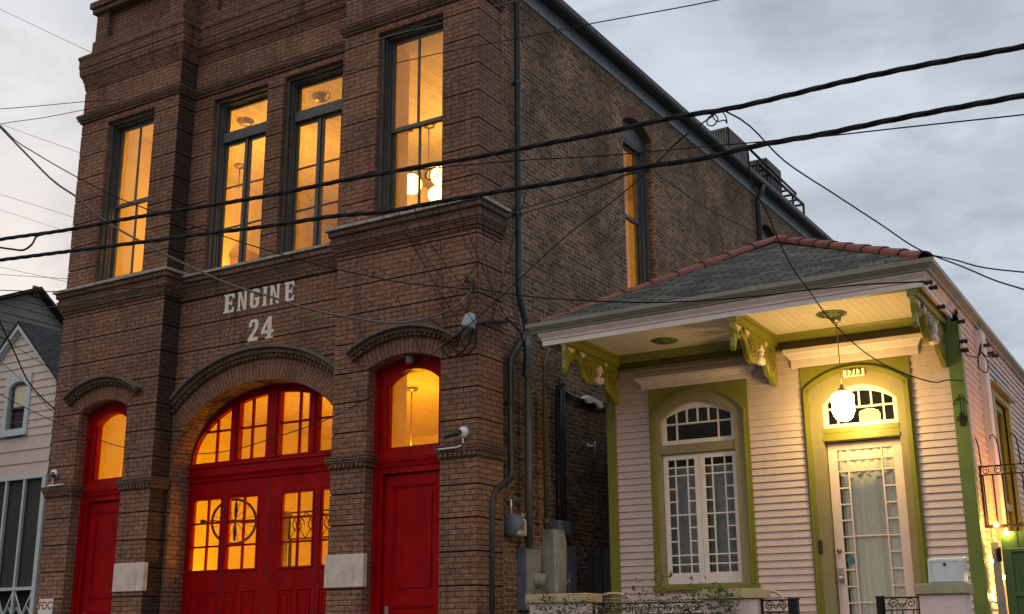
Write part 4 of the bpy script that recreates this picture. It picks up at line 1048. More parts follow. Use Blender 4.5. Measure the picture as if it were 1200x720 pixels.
for x0, lab in ((2.815, 'square black iron newel post left of the front door'), (3.74, 'square black iron newel post in front of the door glass')):
    mb = MB(); w = .085 if x0 < 3 else .06
    for i in range(4): mb.box(x0+i*w/4, x0+i*w/4+w/6, -1.44, -1.36, .62, 1.30)
    mb.box(x0-.005, x0+w+.005, -1.445, -1.355, 1.30, 1.315); mb.box(x0-.005, x0+w+.005, -1.445, -1.355, .62, .65)
    hthing('newel_post', mb, M['iron'], lab, 'post', 'iron newel posts')
# chairs on the porch
def chair(cx, cy, w, zt, lab):
    t = hroot('garden_chair', lab, 'chair', cx, cy, ZP, 'tubular chairs on the porch')
    mb = MB(); y = cy-.18
    arc = [(cx-w/2, y, ZP), (cx-w/2, y, zt-.12)]+[(cx-w/2*math.cos(math.pi*k/12), y, zt-.12+.12*math.sin(math.pi*k/12)) for k in range(1, 12)]+[(cx+w/2, y, zt-.12), (cx+w/2, y, ZP)]
    mb.tube(arc, .017); mb.tube([(cx-w/2, y, ZP+.42), (cx-w/2, y+.45, ZP+.43), (cx-w/2, y+.45, ZP)], .017); mb.tube([(cx+w/2, y, ZP+.42), (cx+w/2, y+.45, ZP+.43), (cx+w/2, y+.45, ZP)], .017)
    hpart('chair_frame', mb, M['rattan'], t)
    mb = MB()
    k = cx-w/2+.05
    while k < cx+w/2-.03: mb.tube([(k, y, ZP+.45), (k, y, zt-.03)], .003, 4); k += .035
    z = ZP+.48
    while z < zt-.06: mb.tube([(cx-w/2, y, z), (cx+w/2, y, z)], .003, 4); z += .035
    hpart('backrest_mesh', mb, M['rattan'], t)
    mb = MB(); mb.box(cx-w/2, cx+w/2, y, y+.45, ZP+.42, ZP+.445); hpart('seat', mb, M['rattan'], t, .01)
chair(.50, -.85, .52, 1.43, 'beige tubular chair with a mesh back at the left end of the porch')
chair(2.46, -.85, .30, 1.41, 'beige tubular chair mostly hidden behind the pier right of the window')
# iron gate, green gate and string lights on the right
gy = .3
t = hroot('iron_gate_panel', 'wrought iron panel of bars, scrolls and crook finials above the green gate', 'gate', 5.1, gy, 2.1)
P = lambda u, z, d: (u, gy-d, z)
mb = MB(); mb.box(4.63, 5.6, gy-.03, gy+.03, 2.10, 2.135); mb.box(4.63, 5.6, gy-.012, gy+.012, 2.70, 2.715); mb.box(4.63, 5.6, gy-.012, gy+.012, 2.80, 2.815)
x = 4.66
while x < 5.6: mb.box(x-.008, x+.008, gy-.008, gy+.008, 2.13, 2.70); x += .107
for x in (4.635, 5.59): mb.box(x-.012, x+.012, gy-.012, gy+.012, 2.1, 2.82)
hpart('gate_frame', mb, M['iron'], t)
for k, x in enumerate((4.69, 4.83, 4.99, 5.15, 5.31, 5.47)):
    mb = MB(); mb.tube(spiral(x, 2.757, .05, .012, 0 if k % 2 else math.pi, 1.6 if k % 2 else -1.6, P, 0), .006, 5); hpart('scroll', mb, M['iron'], t)
for x in (4.655, 4.87, 5.085, 5.3, 5.515):
    mb = MB(); mb.tube([P(x, 2.81, 0), P(x-.01, 3.05, 0), P(x-.025, 3.13, 0), P(x-.055, 3.17, 0), P(x-.085, 3.16, 0), P(x-.09, 3.13, 0), P(x-.075, 3.12, 0)], [.008, .008, .008, .008, .007, .006, .005], 6)
    hpart('finial', mb, M['iron'], t)
t = hroot('green_gate', 'dark green boarded side gate lit by string bulbs', 'gate', 5.1, gy, .13)
mb = MB(); mb.box(4.78, 5.6, gy-.02, gy+.02, .14, 2.05)
for x in (4.78, 4.94, 5.1, 5.26, 5.42): mb.box(x, x+.012, gy-.026, gy-.018, .14, 2.05)
hpart('gate_leaf', mb, M['gate_green'], t)
mb = MB(); mb.frame(4.78, 5.6, .15, 1.86, .10, gy-.045, gy-.022, wb=.12, wt=.04); mb.box(4.88, 5.5, gy-.045, gy-.022, 1.33, 1.38); hpart('gate_rail', mb, M['gate_green'], t, .004)
mb = MB(); mb.box(4.67, 4.755, gy-.05, gy+.05, .13, 1.94); hpart('gate_post', mb, M['box_grey'], t, .006)
mb = MB(); mb.box(4.72, 4.75, gy-.07, gy-.05, 1.72, 1.86); mb.lathe([(.012, -.08), (.012, .08)], (4.762, gy-.055, 1.80), 8); hpart('hinge', mb, M['iron'], t)
t = hroot('string_lights', 'string of warm bulbs draped along the top and edge of the green gate', 'string lights', 4.75, gy, 2.15)
bl = [(4.75, gy-.06, 2.135), (4.852, gy-.06, 2.04), (4.63, gy+.25, 1.75), (4.665, gy+.12, 1.35), (4.632, gy+.35, 1.0), (5.12, gy-.06, 2.15), (4.766, gy+.08, 1.55)]
mb = MB(); mb.tube([(4.64, gy+.3, .8), (4.64, gy+.35, 1.0), (4.665, gy+.12, 1.35), (4.766, gy+.08, 1.55), (4.66, gy+.2, 1.75), (4.68, gy, 2.08), (4.75, gy-.06, 2.16), (4.852, gy-.06, 2.07), (4.98, gy-.06, 2.13), (5.12, gy-.06, 2.17), (5.5, gy-.06, 2.1)], .004, 5); hpart('wire', mb, M['cable'], t)
for x, y, z in bl:
    mb = MB(); mb.lathe([(0, z-.026), (.014, z-.022), (.02, z-.006), (.014, z+.012), (.008, z+.02)], (x, y, z*0), 12); hpart('bulb', mb, M['bulb_string'], t)
t = hroot('post_lantern', 'warm lantern glowing in the side passage behind the green gate', 'lantern', 5.35, 1.15, .13)
mb = MB(); mb.lathe([(.10, -.01), (.10, .05), (.03, .09), (.025, 1.62), (.07, 1.64), (.07, 1.66), (0, 1.66)], (5.35, 1.15, .14), 16); hpart('post', mb, M['iron'], t)
mb = MB(); mb.lathe([(0, 1.66), (.07, 1.67), (.085, 1.80), (.06, 1.90), (0, 1.91)], (5.35, 1.15, .14), 20); hpart('globe', mb, M['lantern'], t)
# shrubs in front of the porch
def shrub(cx, cy, z0, stems, seed, lab, lean=.25):
    rr = random.Random(seed); t = hroot('leafy_shrub', lab, 'shrub', cx, cy, z0, 'shrubs in front of the porch')
    sb, lb = MB(), MB()
    for (dx, dy, top) in stems:
        p = Vector((cx+dx*.3, cy+dy*.3, z0)); q = Vector((cx+dx, cy+dy, top)); n = 9; path = []
        for k in range(n+1):
            u = k/n; path.append(p.lerp(q, u)+Vector((rr.uniform(-.02, .02), rr.uniform(-.02, .02), 0))*(1 if 0 < k else 0)+Vector((lean*dx*u*u*.4, 0, 0)))
        sb.tube(path, [.006*(1-k/n*.7) for k in range(n+1)], 5)
        for k in range(62):
            u = .3+.7*rr.random(); i = min(n-1, int(u*n)); b = path[i].lerp(path[i+1], u*n-i)
            a = rr.uniform(0, 6.28); el = rr.uniform(-.3, .9); ln = rr.uniform(.042, .07); w = ln*.23
            d = Vector((math.cos(a)*math.cos(el), math.sin(a)*math.cos(el), math.sin(el))); sd = d.cross(Vector((rr.uniform(-1, 1), rr.uniform(-1, 1), rr.uniform(-1, 1)))).normalized()
            s0 = b+d*rr.uniform(0, .06); sb.tube([b, s0], .0015, 4) if k % 3 == 0 else None
            nrm = d.cross(sd)*w*.5
            lb.face([s0, s0+d*ln*.5+sd*w+nrm, s0+d*ln, s0+d*ln*.5-nrm*.2]); lb.face([s0, s0+d*ln*.5-nrm*.2, s0+d*ln, s0+d*ln*.5-sd*w+nrm])
    hpart('stems', sb, M['stem'], t); hpart('leaves', lb, M['leaf'], t)
shrub(.05, -1.68, .13, [(-.22, 0, 1.48), (-.12, .02, 1.42), (-.02, -.05, 1.36), (.10, .0, 1.34), (.2, .02, 1.66), (.26, 0, 1.33), (.4, .03, 1.36), (.5, 0, 1.32), (.33, -.05, 1.30), (-.3, 0, 1.35), (.15, -.1, 1.3), (.6, .02, 1.28)], 3, 'wispy green shrub in front of the left porch pier')
shrub(1.35, -1.66, .13, [(.05, 0, 1.70), (.12, .02, 1.58), (-.25, 0, 1.52), (-.4, 0, 1.38), (.0, .04, 1.44), (.42, 0, 1.55), (.5, .02, 1.5), (-.15, 0, 1.36), (.25, 0, 1.42), (-.5, .02, 1.30), (.32, .02, 1.36)], 8, 'wispy green shrub in front of the pink house window')
shrub(2.12, -1.68, .13, [(-.12, 0, 1.52), (-.02, 0, 1.48), (.08, .02, 1.46), (.16, 0, 1.42), (.02, -.06, 1.42), (-.2, 0, 1.40), (.1, -.08, 1.38), (-.08, .0, 1.44), (.05, -.04, 1.36)], 15, 'bushy green shrub in front of the pier between window and door')
# insulators and cleats on the house corner
IG = 'black wire insulators on the pink house corner'
for (x, y, z), lab in (((4.60, -1.56, 4.58), 'black wire insulator at the front corner of the eave'), ((4.62, -1.40, 4.56), 'black wire insulator just round the eave corner'), ((4.645, -1.22, 4.38), 'black wire insulator beside the right porch bracket'),
                    ((4.655, -.08, 4.47), 'black wire insulator at the top of the green corner board'), ((4.655, -.06, 4.235), 'black wire insulator on siding, upper of the pair by the corner board'), ((4.655, -.05, 4.13), 'black wire insulator on siding, lower of the pair by the corner board'),
                    ((4.72, 1.2, 4.44), 'black wire insulator on the pink wall chase'), ((4.655, 1.97, 4.50), 'black wire insulator under the side eave, left of the far pair'), ((4.655, 2.35, 4.54), 'black wire insulator under the side eave, farthest from the street')):
    mb = MB(); mb.lathe([(.010, -.05), (.022, -.045), (.028, -.02), (.018, -.005), (.03, .01), (.03, .03), (.012, .04), (0, .042)], (x+.02, y, z), 12, 'x'); mb.box(x-.04, x, y-.012, y+.012, z-.012, z+.012)
    hthing('wire_insulator', mb, M['black_plastic'], lab, 'insulator', IG)
mb = MB(); P = lambda u, z, d: (u, -.045-d, z)
mb.tube([P(4.555-.085, 3.50, 0), P(4.555-.05, 3.56, 0), P(4.555, 3.58, 0), P(4.555+.05, 3.56, 0), P(4.555+.085, 3.5, 0)], .006); mb.tube([P(4.555, 3.62, 0), P(4.555, 3.30, 0)], .007)
mb.tube(spiral(4.525, 3.33, .035, .008, 0, 1.4, P, 0), .006); mb.tube(spiral(4.59, 3.33, .035, .008, math.pi, -1.4, P, 0), .006); mb.box(4.53, 4.58, -.05, -.03, 3.25, 3.40)
hthing('wrought_iron_hook', mb, M['iron'], 'small black scrolled iron hanger on the right green corner board', 'hanger')

# ================================================================== SERVICES ON THE FIRE STATION SIDE
mb = MB(); mb.tube([(-.02, -.10, 4.70), (-.03, -.11, 4.86)], .01)
t = root('weatherhead', 'blue grey service entrance hood on the brick corner pier above the right door', 'service hood', (-.06, -.1, 4.7))
mb = MB(); c = (-.075, -.12, 4.72)
mb.lathe([(0, .21), (.04, .205), (.075, .17), (.092, .11), (.098, .03), (.09, .0), (.06, .012), (0, .03)], c, 20)
o = mb.build('hood', M['hood_blue']); o.parent = t; o.location = Vector(o['_off'])-Vector((-.06, -.1, 4.7)); o.rotation_euler = (R(-8), R(9), 0)
mb = MB(); mb.tube([(-.05, -.07, 4.80), (.02, -.05, 4.80), (.05, .1, 4.85), (.045, .45, 4.93), (.04, .62, 4.96)], .028, 10)
o = mb.build('conduit', M['rust']); o.parent = t; o.location = Vector(o['_off'])-Vector((-.06, -.1, 4.7))
t = root('wire_bracket', 'rusty wire anchor with insulator knob on the brick corner pier', 'wire anchor', (-.09, 0, 5.3))
mb = MB(); mb.box(-.13, -.05, -.03, 0, 5.26, 5.40); mb.tube([(-.09, -.01, 5.35), (-.09, -.14, 5.37)], .014); mb.lathe([(0, -.05), (.035, -.045), (.02, -.01), (.04, .02), (.025, .05), (0, .055)], (-.09, -.14, 5.38), 14)
mb.tube([(-.06, -.10, 5.33), (-.07, -.12, 5.1), (-.08, -.13, 4.92)], .01); mb.tube([(-.03, -.10, 5.33), (-.04, -.12, 5.1), (-.05, -.13, 4.92)], .007)
o = mb.build('anchor', M['rust']); o.parent = t; o.location = Vector(o['_off'])-Vector((-.09, 0, 5.3))
def thing(name, mb, m, label, cat, group=None, bevel=0): return tag(mb.build(name, m, None, bevel), label, cat, group)
def sub(t, name, mb, m, bevel=0):
    o = mb.build(name, m, None, bevel); o.parent = t; o.location = Vector(o['_off'])-t.location; return o
CG = 'vertical pipes on the fire station side wall'
mb = MB(); mb.tube([(.03, 1.14, 4.86), (.05, 1.16, 4.7), (.05, 1.15, 3.0), (.05, 1.14, 2.05)], .052, 12); mb.lathe([(.062, -.05), (.066, 0), (.062, .05)], (.05, 1.155, 4.35), 12); mb.lathe([(.056, -.02), (.058, .02)], (.05, 1.15, 3.1), 12)
thing('conduit_pipe', mb, M['pipe_grey'], 'thick dark grey conduit running down into the tall meter box', 'pipe', CG)
mb = MB(); mb.tube([(.06, 1.92, 4.82), (.055, 1.82, 4.83), (.05, 1.70, 4.76), (.05, 1.62, 4.6), (.05, 1.60, 4.4), (.05, 1.60, 2.31)], .032, 12); mb.lathe([(.05, -.03), (.05, .03)], (.05, 1.6, 2.42), 12)
thing('conduit_pipe', mb, M['pipe_brown'], 'thin conduit bent over at the top beside the green eave bracket', 'pipe', CG)
mb = MB(); mb.tube([(.0, 2.25, 4.40), (.0, 2.12, 4.38), (.0, 2.02, 4.2), (.0, 2.0, 3.9), (.0, 1.98, 2.45)], .018, 8); thing('conduit_pipe', mb, M['cable'], 'black cable curving over left of the paired black pipes', 'pipe', CG)
mb = MB(); mb.tube([(-.03, 2.19, 4.5), (-.03, 2.19, 2.4)], .025, 8); mb.tube([(-.03, 2.28, 4.45), (-.03, 2.28, 2.4)], .015, 8); thing('conduit_pipe', mb, M['downspout'], 'pair of thin black pipes in the alley below the left eave bracket', 'pipe', CG)
mb = MB()
for k in range(4): mb.tube([(-.05, 2.1, 4.36-k*.025), (-.06, 2.6, 4.28-k*.02+.02*(k % 2)), (-.06, 3.3, 4.30-k*.02), (-.06, 4.4, 4.42-k*.02)], .014, 6)
thing('cable_bundle', mb, M['cable'], 'bundle of black cables strung along the side wall in the alley', 'cable')
mb = MB(); mb.tube([(-.02, .66, 2.62), (.0, 1.04, 2.66), (.04, 1.14, 2.66)], .018, 8); mb.lathe([(.028, -.03), (.028, .03)], (.0, .85, 2.64), 10); mb.tube([(-.01, .60, 2.60), (-.01, .60, .2)], .014, 8)
thing('gas_pipe', mb, M['pipe_brown'], 'small old gas pipe elbow above the round gas meter', 'pipe')
t = root('gas_meter', 'blue grey round gas meter with a cream front near the black downspout', 'gas meter', (0, .78, 2.16))
mb = MB(); mb.lathe([(0, -.02), (.10, -.015), (.145, .02), (.15, .12), (.12, .16), (0, .17)], (.0, .74, 2.31), 24, 'y'); sub(t, 'meter_body', mb, M['box_blue'])
mb = MB(); mb.box(.02, .13, .76, .98, 2.17, 2.40); sub(t, 'meter_front', mb, M['box_light'], .03)
mb = MB(); mb.box(.03, .10, .90, .99, 2.41, 2.47); mb.tube([(.0, .78, 2.45), (.0, .78, 2.64)], .02); sub(t, 'regulator', mb, M['steel'], .006)
t = root('electric_meter_box', 'tall grey electric box with a round glass meter at the foot of the thick conduit', 'electric box', (0, 1.3, 1.26))
mb = MB(); mb.box(-.1, .03, 1.09, 1.49, 1.26, 2.05); sub(t, 'box_body', mb, M['box_blue'], .006)
mb = MB(); mb.box(.03, .04, 1.11, 1.47, 1.28, 2.03); mb.box(.04, .05, 1.12, 1.16, 1.95, 2.0); sub(t, 'box_cover', mb, M['box_grey'], .003)
mb = MB(); mb.lathe([(.09, 0), (.095, .03), (.082, .035), (.08, .10), (.07, .115), (0, .118)], (.04, 1.35, 1.64), 24, 'x'); sub(t, 'round_meter', mb, M['box_grey'])
t = root('disconnect_box', 'tall pale disconnect box with a bulging front beside the round meter box', 'electric box', (.05, 1.8, 1.45))
mb = MB(); poly = [(1.70, 2.34), (2.06, 2.34), (2.06, 1.45), (1.70, 1.45)]
mb.box(-.1, .10, 1.73, 2.02, 1.48, 2.32); sub(t, 'box_body', mb, M['box_light'], .012)
mb = MB(); mb.prism([(-.09, 1.60), (.0, 1.48), (.11, 1.5), (.13, 1.62), (.135, 2.15), (.115, 2.26), (.0, 2.33), (-.09, 2.33)], lambda u, z, d: (u, d, z), 1.76, 2.0); sub(t, 'box_cover', mb, M['box_light'], .012)
mb = MB(); mb.box(.13, .155, 1.86, 1.90, 1.92, 2.05); sub(t, 'latch', mb, M['cap_tan'], .004)
mb = MB(); mb.box(-.1, .06, 1.93, 2.26, 2.28, 2.46); thing('junction_box', mb, M['box_blue'], 'small blue grey junction box above the tall boxes in the alley', 'electric box', None, .008)
mb = MB(); mb.box(-.1, .05, 2.12, 2.42, 1.4, 2.13); mb.box(.05, .065, 2.15, 2.39, 1.43, 2.10); thing('junction_box', mb, M['box_blue'], 'dark blue grey box hung right of the pale disconnect box', 'electric box', None, .008)
mb = MB(); mb.tube([(-.1, 2.92, 3.59), (.12, 2.92, 3.60)], .015); mb.tube([(.12, 2.92, 3.66), (.12, 2.92, 3.50)], .02); mb.lathe([(.0, -.01), (.045, -.01), (.045, .01), (0, .01)], (.0, 2.92, 3.6), 12, 'x'); mb.tube([(.12, 2.92, 3.61), (.1, 2.75, 3.62), (.08, 2.62, 3.62)], .008)
thing('spigot', mb, M['steel'], 'small pale pipe bracket on the dark side wall in the alley', 'pipe fitting')
mb = MB(); mb.prism([(2.85, 4.30), (3.0, 4.37), (3.42, 4.34), (3.50, 4.27), (3.38, 4.22), (3.2, 4.29), (3.0, 4.24)], lambda u, z, d: (-.1+d, u, z), 0, .09)
thing('wall_floodlight', mb, M['white_plastic'], 'white unlit floodlight fitting on the alley wall under the eave bracket', 'light fitting', None, .01)
mb = MB(); mb.box(-.09, .82, 3.0, 3.05, .1, 2.13); thing('alley_gate', mb, M['fence_dark'], 'dark board gate closing the alley between the two buildings', 'gate')
mb = MB(); mb.box(-.09, .82, 3.6, 3.66, .1, 2.66); thing('alley_fence', mb, M['fence_dark'], 'taller black board fence behind the alley gate', 'fence')
# cameras, dome light, FDC sign ------------------------------------------
def camera_unit(x, z, s, lab):
    t = root('security_camera', lab, 'security camera', (x, 0, z-.2), 0, 'security cameras on the brick piers')
    mb = MB(); mb.lathe([(0, -.075), (.04, -.07), (.072, -.04), (.078, -.01), (.06, 0)], (x, 0, z), 20, 'y'); sub(t, 'mount', mb, M['white_plastic'])
    mb = MB(); mb.tube([(x-.01*s, -.06, z), (x-.07*s, -.12, z-.02), (x-.19*s, -.16, z-.06)], [.036, .036, .030], 12); sub(t, 'camera_body', mb, M['black_plastic'])
    mb = MB(); mb.tube([(x, -.03, z-.06), (x, -.03, z-.15), (x-.02, -.075, z-.18), (x-.06, -.078, z-.19), (x-.34 if s > 0 else x+.32, -.078, z-.195 if s > 0 else z-.185)], .012, 8); sub(t, 'cable_conduit', mb, M['white_plastic'])
camera_unit(-.2, 3.41, 1, 'white and black security camera on the right brick corner pier')
camera_unit(-8.03, 3.47, -1, 'white and black security camera on the far left brick pier')
mb = MB(); mb.lathe([(0, -.10), (.05, -.10), (.055, -.085), (.06, .0)], (-1.16, .12, 4.545), 18)
thing('soffit_light', mb, M['tin'], 'small round grey light under the arch of the right red door', 'light fitting')
mb = MB(); mb.box(-8.1, -7.775, -.02, -.004, 1.22, 1.545); t = thing('connection_sign', mb, M['white_plastic'], 'white sign with red letters FDC on the far left brick pier', 'sign')
text_mesh('lettering', 'FDC', .165, M['red_letter'], t, Vector((-7.937, -.022, 1.44))-t.location)
# roof plant ---------------------------------------------------------------
def ac(x0, x1, y0, y1, z0, z1, lab):
    t = root('ac_unit', lab, 'air conditioner', ((x0+x1)/2, (y0+y1)/2, z0), 0, 'air conditioners on the fire station roof')
    mb = MB(); mb.box(x0+.03, x1-.03, y0+.03, y1-.03, z0, z1-.03); sub(t, 'cabinet', mb, M['dark_metal'])
    mb = MB(); n = 8
    for k in range(n+1):
        x = x0+(x1-x0-.02)*k/n; mb.box(x, x+.02, y0, y0+.03, z0, z1)
    for k in range(12):
        y = y0+(y1-y0-.02)*k/11; mb.box(x1-.03, x1, y, y+.025, z0, z1)
    mb.box(x0, x1, y0, y1, z1-.04, z1); mb.box(x0, x1, y0-.005, y0, z0, z0+.05); sub(t, 'grille', mb, M['tin'])
ac(-1.12, -.60, 11.0, 12.2, 10.75, 11.83, 'grey roof air conditioner with ribbed sides, nearest the street')
ac(-1.0, -.42, 12.9, 13.9, 10.4, 11.72, 'grey roof air conditioner between two stretches of railing')
t = root('roof_railing', 'dark steel railing frame along the fire station roof edge', 'railing', (-.6, 13, 10.3))
mb = MB()
zr = 11.22
for y in (12.05, 12.4, 12.75, 13.95, 14.3, 14.7, 15.1): mb.tube([(-1.15, y, zr), (-.3, y, zr)], .03, 8)
for y in (11.9, 12.75, 14.3, 15.1): mb.tube([(-.3, y, 10.3), (-.3, y, zr)], .03, 8); mb.tube([(-1.15, y, 10.3), (-1.15, y, zr)], .03, 8)
mb.tube([(-.3, 11.9, zr), (-.3, 15.1, zr)], .035, 8); mb.tube([(-.34, 11.6, zr+.22), (-.34, 14.7, zr+.16)], .03, 8); mb.tube([(-1.15, 11.9, zr), (-1.15, 15.1, zr)], .03, 8)
for y in (12.3, 13.5, 14.6): mb.tube([(-.32, y, zr), (-.34, y, zr+.2)], .025, 8)
sub(t, 'rail_frame', mb, M['iron'])

# ================================================================== NEIGHBOURS ON THE LEFT
NH = root('clapboard_house', 'pale grey clapboard house with a small arched attic window and screened porch', 'house', (-13.5, 6, .1)); no = Vector((-13.5, 6, .1))
def nh(name, mb, m, parent=None, bevel=0):
    o = mb.build(name, m, None, bevel); o.parent = parent or NH
    o.location = Vector(o['_off'])-(Vector(parent['_off']) if parent else no); return o
mb = MB(); gx, gz, ge, gh = -13.43, 7.37, 6.17, 1.28
P = lambda u, z, d: (u, 3-d, z)
st = []; z = 4.12
for e in (.27, .27, .28): st.append((z, z+e, .03, .006)); z += e
while z < gz: st.append((z, min(z+.163, gz), .026, .004)); z += .163
def gable(z): return gh if z <= ge else max(.0, gh*(gz-z)/(gz-ge))
AW = Op(-13.62, -13.05, 5.12, 6.0, 6.12)
for za, zb2, da, db in st:
    for (q0, q1) in ((za, zb2),):
        a0, a1 = gable(q0), gable(q1)
        if q1 < 5.1 or q0 > 6.15:
            mb.face([P(gx-a0, q0, da), P(gx+a0, q0, da), P(gx+a1, q1, db), P(gx-a1, q1, db)])
        else:
            for s0, s1, t0, t1 in ((gx-a0, AW.x0, gx-a1, AW.x0), (AW.x1, gx+a0, AW.x1, gx+a1)): mb.face([P(s0, q0, da), P(s1, q0, da), P(t1, q1, db), P(t0, q1, db)])
        mb.face([P(gx-a0, q0, da), P(gx+a0, q0, da), P(gx+a0, q0, 0), P(gx-a0, q0, 0)])
mb.face([P(gx+gh, .1, -.0), P(gx+gh, ge, 0), (gx+gh, 9, ge), (gx+gh, 9, .1)]); mb.face([P(gx-gh, .1, 0), P(gx-gh, ge, 0), (gx-gh, 9, ge), (gx-gh, 9, .1)])
mb.face([(gx-gh, 9, .1), (gx+gh, 9, .1), (gx+gh, 9, ge), (gx-gh, 9, ge)])
nh('wall', mb, M['clap'])
mb = MB()
for s in (1, -1):
    a, b = Vector((gx+s*(gh+.16), 2.85, ge-.15)), Vector((gx, 2.85, gz+.05)); c, d = Vector((gx, 9.1, gz+.05)), Vector((gx+s*(gh+.16), 9.1, ge-.15)); l = (b-a).length
    for dz in (0, -.06): mb.face([q+Vector((0, 0, dz)) for q in (a, b, c, d)], [(0, 0), (0, l), (6, l), (6, 0)])
    mb.face([a, b, b-Vector((0, 0, .06)), a-Vector((0, 0, .06))])
nh('roof', mb, M['shingle_dark'])
mb = MB()
for s in (1, -1):
    mb.prism([(gx+s*(gh+.13), ge-.22), (gx+s*(gh+.13), ge-.13), (gx, gz-.01), (gx, gz-.13)], P, .13, .04); mb.prism([(gx+s*(gh+.06), ge-.2), (gx+s*(gh+.06), ge-.13), (gx, gz-.09), (gx, gz-.17)], P, .06, .02)
nh('rake_board', mb, M['blue_white'])
mb = MB(); co = Op(-13.74, -12.93, 5.02, 6.27)
wall(mb, lambda u, z, d: (u, 3-.05-d, z), co.x0, co.x1, [(5.02, 6.14, 0, 0), (6.14, 6.27, 0, 0)], [AW]); reveal(mb, lambda u, z, d: (u, 2.95-d, z), AW, 0, -.12)
mb.box(-13.78, -12.89, 2.9, 3, 4.97, 5.03); mb.face([(-13.74, 2.95, 5.02), (-13.74, 3, 5.02), (-13.74, 3, 6.27), (-13.74, 2.95, 6.27)]); mb.face([(-12.93, 2.95, 5.02), (-12.93, 3, 5.02), (-12.93, 3, 6.27), (-12.93, 2.95, 6.27)])
nw = nh('window', mb, M['blue_white'])
mb = MB(); mb.frame(-13.60, -13.07, 5.55, 6.1, .04, 3.02, 3.05); mb.frame(-13.60, -13.07, 5.13, 5.60, .04, 3.05, 3.08); nh('sash', mb, M['slate_paint'], nw)
mb = MB(); mb.face([(-13.6, 3.06, 5.56), (-13.07, 3.06, 5.56), (-13.07, 3.06, 6.1), (-13.6, 3.06, 6.1)]); nh('shade', mb, M['shade'], nw)
mb = MB(); mb.face([(-13.6, 3.09, 5.1), (-13.07, 3.09, 5.1), (-13.07, 3.09, 5.6), (-13.6, 3.09, 5.6)]); nh('pane', mb, M['screen'], nw)
mb = MB()
for x in (-14.71, -14.0, -13.39, -12.825): mb.box(x-.028, x+.028, 2.96, 3.02, .9, 4.11)
mb.box(-12.25, -12.14, 2.94, 3.06, .1, 4.12); mb.box(-14.75, -12.25, 2.95, 3.03, 4.06, 4.12); mb.box(-14.75, -12.25, 2.95, 3.03, 1.88, 1.94)
pf = nh('porch_frame', mb, M['blue_white'])
mb = MB(); mb.face([(-14.72, 3.04, 1.9), (-12.2, 3.04, 1.9), (-12.2, 3.04, 4.1), (-14.72, 3.04, 4.1)]); mb.face([(-14.72, 3.3, .1), (-12.2, 3.3, .1), (-12.2, 3.3, 1.9), (-14.72, 3.3, 1.9)]); nh('screen', mb, M['screen'])
mb = MB()
for x0, x1 in ((-14.68, -14.03), (-13.97, -13.42), (-13.36, -12.85), (-12.8, -12.27)):
    for a, b in (((x0, .95), (x1, 1.86)), ((x1, .95), (x0, 1.86))): mb.tube([(a[0], 2.99, a[1]), (b[0], 2.99, b[1])], .018, 6)
    c = (x0+x1)/2
    for q in (-.16, .16): mb.tube([(c+q-.12, 2.985, 1.4), (c+q, 2.985, 1.56), (c+q+.12, 2.985, 1.4), (c+q, 2.985, 1.24), (c+q-.12, 2.985, 1.4)], .013, 6)
nh('porch_lattice', mb, M['blue_white'])
GH = root('gabled_house', 'dark grey gabled house rising behind the pale clapboard house', 'house', (-18.5, 5, .1)); go = Vector((-18.5, 5, .1))
mb = MB(); P = lambda u, z, d: (-16+d, u, z); z = .1
A = [(.8, 7.05), (5.07, 8.98), (8.2, 6.55)]
def span(z):
    l = .8 if z <= 7.05 else .8+(z-7.05)/(8.98-7.05)*4.27; r = 8.2 if z <= 6.55 else 8.2-(z-6.55)/(8.98-6.55)*3.13; return l, r
while z < 8.97:
    t_ = min(z+.2, 8.975); a, b = span(z), span(t_); mb.face([P(a[0], z, .02), P(a[1], z, .02), P(b[1], t_, 0), P(b[0], t_, 0)]); mb.face([P(a[0], z, .02), P(a[1], z, .02), P(a[1], z, 0), P(a[0], z, 0)]); z = t_
mb.face([(-16, .8, .1), (-21, .8, .1), (-21, .8, 7.05), (-16, .8, 7.05)])
o = mb.build('wall', M['clap_dark']); o.parent = GH; o.location = Vector(o['_off'])-go
mb = MB()
for (a, b) in (((.4, 6.87), (5.07, 9.0)), ((5.07, 9.0), (8.5, 6.35))):
    for dz in (.02, .10): mb.face([(-15.8, a[0], a[1]+dz), (-15.8, b[0], b[1]+dz), (-21, b[0], b[1]+dz), (-21, a[0], a[1]+dz)])
    mb.face([(-15.8, a[0], a[1]+.02), (-15.8, b[0], b[1]+.02), (-15.8, b[0], b[1]+.10), (-15.8, a[0], a[1]+.10)])
o = mb.build('roof', M['shingle_dark']); o.parent = GH; o.location = Vector(o['_off'])-go
mb = MB(); mb.box(-16.0, -15.94, 4.96, 5.16, 8.86, 9.12)
o = mb.build('ridge_cap', M['tile']); o.parent = GH; o.location = Vector(o['_off'])-go

